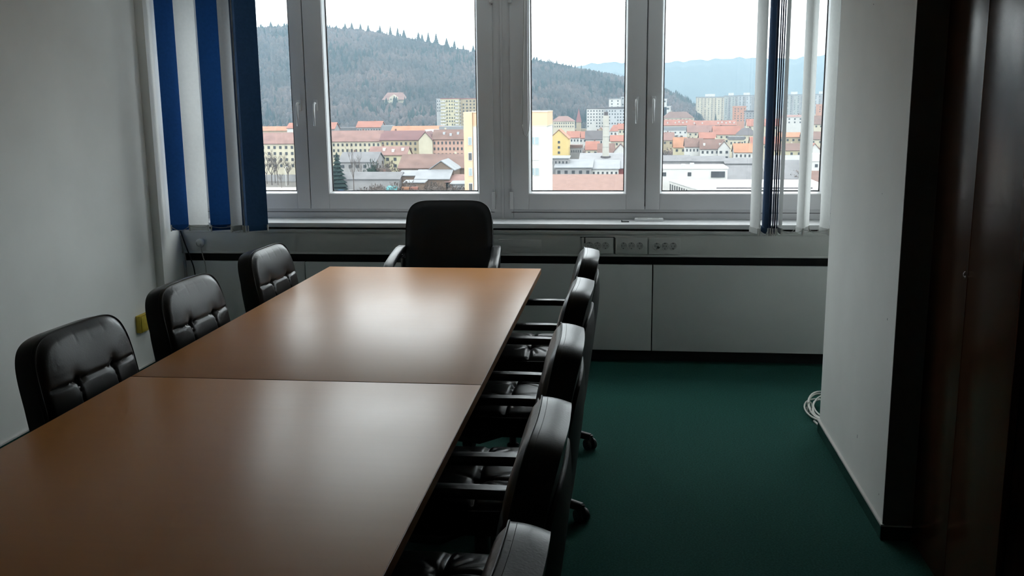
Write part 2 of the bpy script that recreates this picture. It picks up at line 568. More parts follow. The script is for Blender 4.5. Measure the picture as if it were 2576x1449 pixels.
# ------------------------------------------------------------------ vertical blinds
def blind(name, label, cat, rail_x0, rail_x1, slats, zb, yb):
    b = empty(name, (0, yb, 0))
    tag(b, label, cat)
    box(rail_x0, rail_x1, -0.022, 0.022, ZC - 0.06, ZC - 0.005).build('head_rail', BEADW, b, bevel=0.003)
    W = 0.127
    ends = []
    for i, (x, dy, ang, m, dz) in enumerate(slats):
        a = R(ang)
        ca, sa = math.cos(a), math.sin(a)
        n = 8
        vs = []
        zz = [ZC - 0.07, zb + dz + 0.035, zb + dz]
        for z in zz:
            for k in range(n + 1):
                u = (k / n - 0.5) * W
                c = 0.006 * (1 - (2 * k / n - 1) ** 2)
                vs.append((x + u * ca - c * sa, dy + u * sa + c * ca, z))
        fs = []
        for r in range(2):
            for k in range(n):
                fs.append((r * (n + 1) + k, r * (n + 1) + k + 1, (r + 1) * (n + 1) + k + 1, (r + 1) * (n + 1) + k))
        mb = MB().add(vs, fs, True)
        o = mb.build('slat', m, b)
        if m is not WHITE:
            o['label'] = 'blue cloth slat'
        else:
            o['label'] = 'white cloth slat'
        # bottom weight pocket, a slightly thicker hem, with its clips
        wt = MB()
        for (u0, u1, t) in ((-0.058, 0.058, 0.0026),):
            vs = []
            for z in (zb + dz + 0.002, zb + dz + 0.034):
                for u, s_ in ((u0, -1), (u1, -1), (u1, 1), (u0, 1)):
                    q = s_ * t + 0.004
                    vs.append((x + u * ca - q * sa, dy + u * sa + q * ca, z))
            wt.add(vs, [(0, 1, 2, 3), (4, 5, 6, 7), (0, 1, 5, 4), (1, 2, 6, 5), (2, 3, 7, 6), (3, 0, 4, 7)])
        wt.build('hem_weight', m, o)
        for u in (-0.060, 0.060):
            cx, cy = x + u * ca, dy + u * sa
            MB().box(cx - 0.0035, cx + 0.0035, cy - 0.0035, cy + 0.0035, zb + dz - 0.004, zb + dz + 0.036).build('chain_clip', CHAIN, o)
        ends.append((x, dy, ca, sa, zb + dz))
    # bead chains joining the hems of neighbouring slats, on both edges
    for u in (-0.060, 0.060):
        for i in range(len(ends) - 1):
            p, q = ends[i], ends[i + 1]
            A = Vector((p[0] + u * p[2], p[1] + u * p[3] - 0.004, p[4] + 0.028))
            B = Vector((q[0] + u * q[2], q[1] + u * q[3] - 0.004, q[4] + 0.028))
            d = (B - A).length
            sag = max(0.006, 0.5 * math.sqrt(max(0.0, 0.125 ** 2 - d * d))) if d < 0.125 else 0.008
            sag = min(sag, 0.035)
            pts = [A.lerp(B, t / 10) + Vector((0, 0, -sag * 4 * (t / 10) * (1 - t / 10))) for t in range(11)]
            MB().tube(pts, 0.0017, 5).build('bead_chain', CHAIN, b)
    return b


K_ = 0.9862
left_slats = [(-2.795, 0.0, 34, BLUE), (-2.672, -0.012, 4, WHITE), (-2.530, 0.0, 30, BLUE), (-2.446, 0.030, 84, NAVY), (-2.404, -0.010, 58, WHITE),
              (-2.364, 0.020, 82, NAVY), (-2.346, 0.015, 76, WHITE), (-2.335, 0.0, 80, NAVY), (-2.282, -0.020, 33, NAVY)]
right_slats = [(0.758, 0.0, 106, WHITE), (0.789, 0.012, 87, WHITE), (0.820, 0.0, 98, NAVY), (0.844, 0.006, 86.5, NAVY), (0.8535, 0.0, 80.5, NAVY), (0.867, 0.0, 80.0, NAVY),
               (0.878, 0.0, 83.0, NAVY), (0.890, 0.0, 80.0, NAVY), (0.907, 0.0, 91.0, WHITE), (1.020, 0.0, 98, WHITE), (1.056, 0.008, 64, WHITE), (1.160, 0.0, 104, WHITE), (1.30, 0, 60, WHITE)]
blind('vertical_blind', 'vertical blind of blue and white slats by the left wall', 'blind', -2.82, -0.80,
      [(x * K_, dy, a, m, 0.0) for (x, dy, a, m) in left_slats], 0.842, 5.70)
blind('vertical_blind', 'vertical blind with mostly white slats bunched beside the projecting wall', 'blind', -0.74, 2.25,
      [(x * K_, dy, a, m, 0.0) for (x, dy, a, m) in right_slats], 0.842, 5.70)


# ------------------------------------------------------------------ wardrobe
wd = empty('wardrobe', (1.06, 2.68, 0))
tag(wd, 'tall dark brown veneered wardrobe beside the projecting wall', 'wardrobe')
box(0.022, 0.62, 0, 0.775, 0.06, 2.45).build('carcass', WARD, wd, bevel=0.002)
box(0.05, 0.60, 0.01, 0.77, 0, 0.06).build('plinth', RECESS, wd)
for (a, b) in ((0.002, 0.407), (0.410, 0.775)):
    d = box(0, 0.021, a, b, 0.005, 2.45).build('door', WARD, wd, bevel=0.0015)
    if a > 0.1:
        d['label'] = 'door with small metal key'
        k = MB().lathe([(0.0035, 0), (0.0035, -0.002), (0.002, -0.003)], 12, (0, 0.428, 1.052), 'x')
        k.tube([(-0.002, 0.428, 1.052), (-0.006, 0.4285, 1.055), (-0.007, 0.4275, 1.062), (-0.005, 0.426, 1.068), (-0.003, 0.4245, 1.070)], 0.0013, 6)
        k.build('key', CHROME, d)


# ------------------------------------------------------------------ coiled cable by the projecting wall
cw = empty('cable_coil', (1.03, 4.92, 0))
tag(cw, 'coil of white cable on the carpet by the far edge of the projecting wall', 'cable')
random.seed(4)
coil = []
for i in range(150):
    t = i / 149
    a = t * 2 * PI * 5.2
    tiltz = 0.020 + 0.055 * (0.5 + 0.5 * math.sin(a * 0.98 + 1.0)) * (0.6 + 0.4 * math.sin(t * 9))
    rr = 0.105 + 0.018 * math.sin(t * 17) + 0.010 * math.sin(a * 1.31)
    coil.append((rr * 0.62 * math.cos(a) + 0.01 * math.sin(t * 11), rr * 1.45 * math.sin(a) + 0.012 * math.cos(t * 7), tiltz))
MB().tube(coil, 0.0048, 7).build('coil', CABW, cw)
MB().tube([(-0.068, -0.12, 0.006), (-0.060, -0.17, 0.006), (-0.040, -0.215, 0.006), (-0.02, -0.24, 0.006)], 0.0055, 7).build('loose_end', CABW, cw)
MB().tube([(-0.075 + 0.012 * math.cos(2 * PI * k / 12), -0.02, 0.045 + 0.030 * math.sin(2 * PI * k / 12)) for k in range(12)], 0.004, 6, True).build('tie', CABW, cw)


# ------------------------------------------------------------------ tables
def table(y0, y1, label):
    x0, x1 = -1.592, -0.438
    xc = (x0 + x1) / 2
    t = empty('conference_table', (xc, (y0 + y1) / 2, 0))
    tag(t, label, 'table', 'conference tables pushed end to end')
    hx, hy = (x1 - x0) / 2, (y1 - y0) / 2
    box(-hx + 0.002, hx - 0.002, -hy + 0.002, hy - 0.002, 0.712, 0.740).build('tabletop', TABLE, t, bevel=0.0012)
    e = MB()
    e.box(-hx, -hx + 0.0025, -hy, hy, 0.7125, 0.7393).box(hx - 0.0025, hx, -hy, hy, 0.7125, 0.7393)
    e.box(-hx, hx, -hy, -hy + 0.0025, 0.7125, 0.7393).box(-hx, hx, hy - 0.0025, hy, 0.7125, 0.7393)
    e.build('edge_band', TEDGE, t)
    for s in (-1, 1):
        yy = s * (hy - 0.34)
        MB().box(-0.045, 0.045, yy - 0.025, yy + 0.025, 0.035, 0.69).build('leg', BLACKP, t, bevel=0.006)
        MB().box(-0.21, 0.21, yy - 0.030, yy + 0.030, 0.0, 0.036).build('foot', BLACKP, t, bevel=0.01)
        MB().box(-0.40, 0.40, yy - 0.025, yy + 0.025, 0.682, 0.712).build('crossbar', BLACKP, t, bevel=0.004)
    box(-0.015, 0.015, -hy + 0.34, hy - 0.34, 0.62, 0.68).build('beam', BLACKP, t, bevel=0.003)
    return t


table(2.857, 5.003, 'beech conference table nearest the windows, with the head chair at its end')
table(0.711, 2.854, 'beech conference table nearest the viewer')


# ------------------------------------------------------------------ leather chairs
def smooth(a, b, x):
    t = max(0, min(1, (x - a) / (b - a)))
    return t * t * (3 - 2 * t)


def seg_dist(u, v, s):
    ax, ay, bx, by = s[:4]
    dx, dy = bx - ax, by - ay
    L = dx * dx + dy * dy
    t = max(0, min(1, ((u - ax) * dx + (v - ay) * dy) / L)) if L > 0 else 0
    return math.hypot(u - ax - t * dx, v - ay - t * dy)


def pad(W, H, T, xf, creases=(), buttons=(), bulge=0.03, n=5.0, N=56, NB=20, edge=0.012, back_bulge=0.004, fs_top=1.0):
    """upholstered pad with a boxed side panel: front grid, gusset, back grid, mapped by xf(u,v,w)"""
    def sq(a, b):
        m = max(abs(a), abs(b))
        if m < 1e-9:
            return 0.0, 0.0
        k = m / ((abs(a) ** n + abs(b) ** n) ** (1 / n))
        return a * k, b * k

    def front(a, b):
        p, q = sq(a, b)
        u, v = p * W / 2, q * H / 2
        e = max(abs(a), abs(b))
        w = T / 2 + bulge * (1 - e ** 2.6) - edge * smooth(0.86, 1.0, e) ** 2
        fall = smooth(1.0, 0.9, e)
        for s in creases:
            d = seg_dist(u, v, s)
            dep, wid = s[4], s[5]
            if d < wid * 5:
                w -= fall * (dep * 0.55 * math.exp(-(d / wid) ** 2) + dep * 0.45 * math.exp(-(d / (wid * 0.28)) ** 2))
        for (bu, bv, dep, wid) in buttons:
            d = math.hypot(u - bu, v - bv)
            w -= dep * math.exp(-(d / wid) ** 1.3)
        return u, v, w
    mb = MB()
    lin = [-math.cos(PI * i / N) * 0.25 + (2 * i / N - 1) * 0.75 for i in range(N + 1)]
    vs = [xf(*front(a, b)) for b in lin for a in lin]
    fs = [(j * (N + 1) + i, j * (N + 1) + i + 1, (j + 1) * (N + 1) + i + 1, (j + 1) * (N + 1) + i) for j in range(N) for i in range(N)]
    mb.add(vs, fs, True)
    ring = [(i, 0) for i in range(N)] + [(N, j) for j in range(N)] + [(N - i, N) for i in range(N)] + [(0, N - j) for j in range(N)]
    m = len(ring)
    rv, rows = [], 6
    for r in range(rows + 1):
        t = r / rows
        for (i, j) in ring:
            a, b = lin[i], lin[j]
            u, v, w = front(a, b)
            wb = -T / 2
            o = 1.0 + 0.010 * math.sin(PI * t)
            rv.append(xf(u * o, v * o, w + (wb - w) * t))
    rf = [(r * m + k, r * m + (k + 1) % m, (r + 1) * m + (k + 1) % m, (r + 1) * m + k) for r in range(rows) for k in range(m)]
    mb.add(rv, rf, True)
    bv = []
    for b in lin:
        for a in lin:
            p, q = sq(a, b)
            e = max(abs(a), abs(b))
            bv.append(xf(p * W / 2, q * H / 2, -T / 2 - back_bulge * (1 - e ** 3)))
    mb.add(bv, fs, True)
    pipe = []
    for (i, j) in ring:
        u, v, w = front(lin[i], lin[j])
        pipe.append(xf(u * 1.003, v * 1.003, w + 0.001))
    pipe2 = []
    for (i, j) in ring:
        u, v, w = front(lin[i], lin[j])
        pipe2.append(xf(u * 1.004, v * 1.004, w - 0.013))
    return mb, pipe, pipe2


def arm_section(wd, th):
    return [(-wd, -th * .6), (-wd * .8, -th), (wd * .8, -th), (wd, -th * .6), (wd, th * .5), (wd * .75, th), (-wd * .75, th), (-wd, th * .5)]


def star_base(parent, metal=BLACKP, phase=0.3, hz=0.40):
    MB().lathe([(0.014, 0.40), (0.014, 0.28), (0.024, 0.275), (0.027, 0.10), (0.045, 0.095), (0.05, 0.06), (0.04, 0.05)], 16).build('column', BLACKP, parent)
    for k in range(5):
        a = phase + k * 2 * PI / 5
        c, s = math.cos(a), math.sin(a)
        leg = MB()
        pts = [(0.03 * c, 0.03 * s, 0.083), (0.12 * c, 0.12 * s, 0.085), (0.22 * c, 0.22 * s, 0.075), (0.295 * c, 0.295 * s, 0.066)]
        leg.tube(pts, [0.026, 0.024, 0.021, 0.017], 8, section=[(-1, -.7), (1, -.7), (.75, .6), (.4, .8), (-.4, .8), (-.75, .6)])
        lo = leg.build('base_leg', metal, parent, bevel=0.002)
        # twin wheel caster
        cs = MB()
        ta = a + 0.9 + 0.8 * k
        tx, ty = math.cos(ta), math.sin(ta)
        ex, ey = 0.30 * c, 0.30 * s
        wx, wy = ex + 0.014 * tx, ey + 0.014 * ty
        for q in (-1, 1):
            ox, oy = wx - ty * 0.016 * q, wy + tx * 0.016 * q
            ring = []
            for (r, d) in ((0.012, -0.0085), (0.024, -0.0085), (0.0262, -0.005), (0.0262, 0.005), (0.024, 0.0085), (0.012, 0.0085)):
                ring.append([(ox - ty * d + tx * r * math.cos(g), oy + tx * d + ty * r * math.cos(g), 0.0265 + r * math.sin(g)) for g in [2 * PI * i / 18 for i in range(18)]])
            vs = [p for rr in ring for p in rr]
            fs = [(i * 18 + j, i * 18 + (j + 1) % 18, (i + 1) * 18 + (j + 1) % 18, (i + 1) * 18 + j) for i in range(5) for j in range(18)]
            fs += [list(range(18)), [5 * 18 + j for j in range(18)]]
            cs.add(vs, fs, True)
        # hood between the wheels
        hood = []
        for i in range(9):
            g = -0.3 + (PI + 0.2) * i / 8
            hood.append((wx + tx * 0.029 * math.cos(g), wy + ty * 0.029 * math.cos(g), 0.0275 + 0.029 * math.sin(g)))
        cs.tube(hood, 1.0, section=[(-0.017, -0.002), (0.017, -0.002), (0.017, 0.002), (-0.017, 0.002)], up=(-ty, tx, 0.001))
        cs.tube([(ex, ey, 0.045), (ex, ey, 0.074)], 0.007, 8)
        cs.build('caster', BLACKP, lo)


SEAT_Z = 0.435


def back_xf(x0, z0, H, lean, lum):
    def xf(u, v, w):
        s = v / H + 0.5
        x = x0 - lean * s + lum * math.sin(PI * min(1, max(0, s * 1.05)))
        dx = -lean / H + lum * PI / H * math.cos(PI * s)
        a = math.atan(dx)
        # forward normal of the pad
        nx, nz = math.cos(a), -math.sin(a)
        wrap = 0.18 * (u * u)
        return (x + (w + wrap) * nx, u, z0 + v + (w + wrap) * nz)
    return xf


def make_chair():
    root = empty('conference_chair')
    H, W = 0.56, 0.485
    bx = back_xf(-0.195, 0.362 + H / 2, H, 0.080, 0.012)
    bu, bv = 0.095, 0.125
    creases = [(-0.215, bv - 0.004, 0.215, bv - 0.004, 0.010, 0.0065)]
    for s in (-1, 1):
        creases += [(s * bu, bv, s * bu * 1.05, -0.26, 0.009, 0.006)]
    creases += [(-bu, -0.13, bu, -0.13, 0.006, 0.008)]
    for u in (-0.13, -0.05, 0.02, 0.09, 0.15):
        creases.append((u + 0.01, 0.262, u * 1.04 + 0.012, 0.222 + 0.15 * abs(u), 0.0007, 0.006))
    mb, p1, p2 = pad(W, H, 0.082, bx, creases, [(-bu, bv, 0.012, 0.020), (bu, bv, 0.012, 0.020)], bulge=0.026, N=96)
    b = mb.build('backrest', LEATHER, root)
    MB().tube(p1, 0.0022, 5, True).build('piping', STITCH, b)
    MB().tube(p2, 0.0010, 4, True).build('seam', STITCH, b)
    # rear shell
    def shx(u, v, w):
        return bx(u, v - 0.055, w - 0.046)
    sh, _, _ = pad(W - 0.03, H - 0.06, 0.016, shx, bulge=0.0, n=5, N=24, edge=0.004, back_bulge=0.030)
    sh.build('back_shell', SHELL, root)
    # seat
    def sxf(u, v, w):
        # v runs from rear (-) to front (+)
        front = smooth(0.12, 0.25, v)
        return (v + 0.02, u, SEAT_Z + w - 0.035 * front * front)
    creases = [(-0.23, -0.02, 0.23, -0.02, 0.013, 0.010)]
    for s in (-1, 1):
        creases += [(s * 0.09, -0.02, s * 0.095, -0.22, 0.011, 0.009), (s * 0.09, -0.02, s * 0.15, 0.03, 0.004, 0.010), (s * 0.09, -0.02, s * 0.06, 0.05, 0.004, 0.010),
                    (s * 0.09, -0.02, s * 0.17, -0.09, 0.0035, 0.008), (s * 0.09, -0.02, s * 0.19, -0.05, 0.003, 0.008), (s * 0.09, -0.02, s * 0.045, -0.11, 0.0035, 0.008), (s * 0.09, -0.02, s * 0.15, -0.14, 0.003, 0.008)]
    mb, p1, p2 = pad(0.50, 0.47, 0.085, sxf, creases, [(-0.09, -0.02, 0.014, 0.026), (0.09, -0.02, 0.014, 0.026)], bulge=0.028, N=96)
    st = mb.build('seat', LEATHER, root)
    MB().tube(p1, 0.0022, 5, True).build('piping', STITCH, st)
    MB().box(-0.16, 0.18, -0.15, 0.15, SEAT_Z - 0.062, SEAT_Z - 0.042).build('seat_plate', BLACKP, root, bevel=0.006)
    MB().box(-0.09, 0.09, -0.06, 0.06, SEAT_Z - 0.095, SEAT_Z - 0.060).build('mechanism', BLACKP, root, bevel=0.01)
    MB().tube([(-0.12, 0, SEAT_Z - 0.066), (-0.20, 0, SEAT_Z - 0.066), (-0.245, 0, SEAT_Z - 0.045), (-0.262, 0, SEAT_Z - 0.01)], 1.0, section=[(-0.035, -0.005), (0.035, -0.005), (0.035, 0.005), (-0.035, 0.005)], up=(0, 0.001, 1)).build('back_bracket', BLACKP, root)
    for s in (-1, 1):
        y = s * 0.268
        pts = [(-0.235, y, 0.615), (-0.20, y, 0.628), (-0.10, y, 0.631), (0.10, y, 0.631), (0.17, y, 0.627), (0.205, y, 0.600), (0.215, y, 0.55), (0.205, y, 0.45), (0.17, y * 0.99, 0.395), (0.10, y * 0.9, 0.378), (0.02, y * 0.55, 0.378)]
        MB().tube(pts, 1.0, section=arm_section(0.0235, 0.0135), up=(0, 1, 0.0) if False else (0.0, 0.0, 1.0)).build('armrest', ARMP, root)
    star_base(root)
    return root


def place(c, x, y, rz, label, group):
    c.location = (x, y, 0)
    c.rotation_euler = (0, 0, rz)
    tag(c, label, 'chair', group)


proto = make_chair()
G1 = 'black leather conference chairs along the table sides'
RXC, LXC = -0.430, -1.480
right_spots = [(4.385, 1.5, 'black leather chair with armrests on the open carpet side, closest to the windows'),
               (3.60, -1.0, 'black leather chair on the carpet side, second from the windows'),
               (2.775, 2.0, 'black leather chair on the carpet side, third from the windows, level with the table joint'),
               (2.01, 0.0, 'black leather chair on the carpet side, second from the viewer'),
               (1.32, -2.0, 'black leather chair on the carpet side nearest the viewer, cut by the photo edge')]
left_spots = [(4.44, -2.0, 'black leather chair on the wall side of the table, closest to the windows'),
              (3.56, -3.0, 'black leather chair on the wall side, between two others, in front of the yellow box'),
              (2.77, -3.7, 'black leather chair on the wall side of the table, nearest the viewer')]
first = True
for (y, a, lb) in right_spots:
    c = proto if first else copy_tree(proto)
    first = False
    place(c, RXC, y, PI + R(a), lb, G1)
for (y, a, lb) in left_spots:
    place(copy_tree(proto), LXC, y, R(a), lb, G1)


# head chair: taller plain back, looped arms
def make_head_chair():
    root = empty('head_chair')
    H, W = 0.62, 0.50
    bx = back_xf(-0.185, 0.43 + H / 2, H, 0.065, 0.02)
    mb, p1, p2 = pad(W, H, 0.070, bx, [], [], bulge=0.022, n=5.5, N=40)
    b = mb.build('backrest', LEATHER2, root)
    MB().tube(p1, 0.0022, 5, True).build('piping', STITCH, b)

    def sxf(u, v, w):
        front = smooth(0.12, 0.25, v)
        return (v + 0.02, u, SEAT_Z + 0.01 + w - 0.04 * front * front)
    mb, p1, p2 = pad(0.50, 0.47, 0.085, sxf, [(-0.22, 0.0, 0.22, 0.0, 0.008, 0.014)], [], bulge=0.028, N=36)
    st = mb.build('seat', LEATHER2, root)
    MB().tube(p1, 0.0022, 5, True).build('piping', STITCH, st)
    MB().box(-0.16, 0.18, -0.15, 0.15, SEAT_Z - 0.055, SEAT_Z - 0.034).build('seat_plate', BLACKP, root, bevel=0.006)
    MB().box(-0.09, 0.09, -0.06, 0.06, SEAT_Z - 0.090, SEAT_Z - 0.053).build('mechanism', BLACKP, root, bevel=0.01)
    for s in (-1, 1):
        y = s * 0.272
        pts = [(-0.215, s * 0.262, 0.66), (-0.235, y, 0.72), (-0.220, y, 0.768), (-0.185, y, 0.788), (-0.13, s * 0.278, 0.785), (-0.02, s * 0.285, 0.762), (0.10, s * 0.288, 0.735), (0.165, s * 0.286, 0.705), (0.19, s * 0.282, 0.65), (0.17, s * 0.28, 0.56), (0.12, s * 0.272, 0.46), (0.08, s * 0.24, 0.395), (0.04, s * 0.14, 0.392)]
        MB().tube(pts, 1.0, section=arm_section(0.028, 0.013), up=(0, 0, 1)).build('armrest', ARMP, root)
    star_base(root, phase=0.1)
    return root


hc = make_head_chair()
hc.location = (-1.0, 5.215, 0)
hc.rotation_euler = (0, 0, -PI / 2 + R(1))
tag(hc, 'dark chair with plain rounded back and looped arms at the window end of the table', 'chair')
HAZE_S, HAZE_A = 0.000118, 0.00020

# ================================================================== the town outside (true positions in metres, ground far below the room)
GZ = -34.0


def island_mat(name, cols, rough=0.9):
    m = bpy.data.materials.new(name)
    m.use_nodes = True
    n = m.node_tree
    p = n.nodes['Principled BSDF']
    p.inputs['Roughness'].default_value = rough
    p.inputs['Specular IOR Level'].default_value = 0.1
    g = n.nodes.new('ShaderNodeNewGeometry')
    r = n.nodes.new('ShaderNodeValToRGB')
    while len(r.color_ramp.elements) < len(cols):
        r.color_ramp.elements.new(0.5)
    for i, c in enumerate(cols):
        r.color_ramp.elements[i].position = i / (len(cols) - 1)
        r.color_ramp.elements[i].color = (*c, 1)
    n.links.new(g.outputs['Random Per Island'], r.inputs[0])
    # stands of different trees: the tint drifts slowly over the slope
    t = n.nodes.new('ShaderNodeTexCoord')
    nz = n.nodes.new('ShaderNodeTexNoise')
    nz.inputs['Scale'].default_value = 0.009
    nz.inputs['Detail'].default_value = 3
    n.links.new(t.outputs['Object'], nz.inputs['Vector'])
    r2_ = n.nodes.new('ShaderNodeValToRGB')
    r2_.color_ramp.elements[0].position = 0.38
    r2_.color_ramp.elements[1].position = 0.62
    r2_.color_ramp.elements[0].color = (0.55, 0.62, 0.66, 1)
    r2_.color_ramp.elements[1].color = (1.25, 1.12, 1.12, 1)
    n.links.new(nz.outputs['Fac'], r2_.inputs[0])
    mx = n.nodes.new('ShaderNodeMix')
    mx.data_type = 'RGBA'
    mx.blend_type = 'MULTIPLY'
    mx.inputs['Factor'].default_value = 1.0
    n.links.new(r.outputs[0], mx.inputs['A'])
    n.links.new(r2_.outputs[0], mx.inputs['B'])
    n.links.new(mx.outputs['Result'], p.inputs['Base Color'])
    return m


def om(name, col, var=0.10, vs=0.25, rough=0.85):
    return mat('town_' + name, tuple(c * 0.5 for c in col), rough, 0.2, var, vs)


WALLC = {'cream': om('cream', (.66, .60, .46)), 'white': om('white', (.72, .71, .68), .05), 'grey': om('grey', (.36, .35, .35)), 'whiteg': om('palegrey', (.56, .58, .60), .06),
         'beige': om('beige', (.52, .43, .29)), 'pink': om('pink', (.60, .38, .30)), 'yellow': om('yellow', (.80, .61, .26), .05), 'yellowc': om('paleyellow', (.68, .62, .42)),
         'orangew': om('orangewall', (.62, .30, .19), .06), 'brownw': om('plank', (.24, .17, .13), .15), 'redw': om('redwall', (.34, .10, .09)), 'towerb': om('towerbeige', (.60, .53, .41), .06), 'towerg': om('towergrey', (.46, .48, .45), .06)}
ROOFC = {'rose': om('roofrose', (.29, .175, .155), .16), 'red': om('roofred', (.37, .165, .125), .15), 'orange': om('rooforange', (.43, .215, .13), .15), 'brown': om('roofbrown', (.215, .135, .115), .16),
         'purple': om('roofpurple', (.21, .115, .115), .12), 'grey': om('roofgrey', (.20, .197, .205), .14), 'greyl': om('roofgreylight', (.30, .30, .31), .1), 'light': om('rooflight', (.31, .32, .335), .1), 'white': om('roofwhite', (.80, .80, .80), .04),
         'dark': om('roofdark', (.14, .125, .13), .15), 'brick': om('roofbrick', (.30, .185, .155), .1, .6), 'redw': om('roofredtop', (.34, .14, .14)), 'orangew': WALLC['orangew']}
TGLASS = om('windowdark', (.07, .075, .085), .2, .4, .3)
TWHITE = WALLC['white']
GROUND = mat('town_ground', (.08, .073, .066), 0.95, 0.1, 0.35, 0.02)
struct(MB().box(-7000, 7000, 60, 12000, GZ - 5, GZ).build('ground', GROUND), 'ground of the town outside', 'ground')
# the building this room is in goes on downwards outside
struct(MB().box(-30, 30, 6.43, 6.6, GZ, ZS - 0.6).build('trim_7', WALLC['grey']))

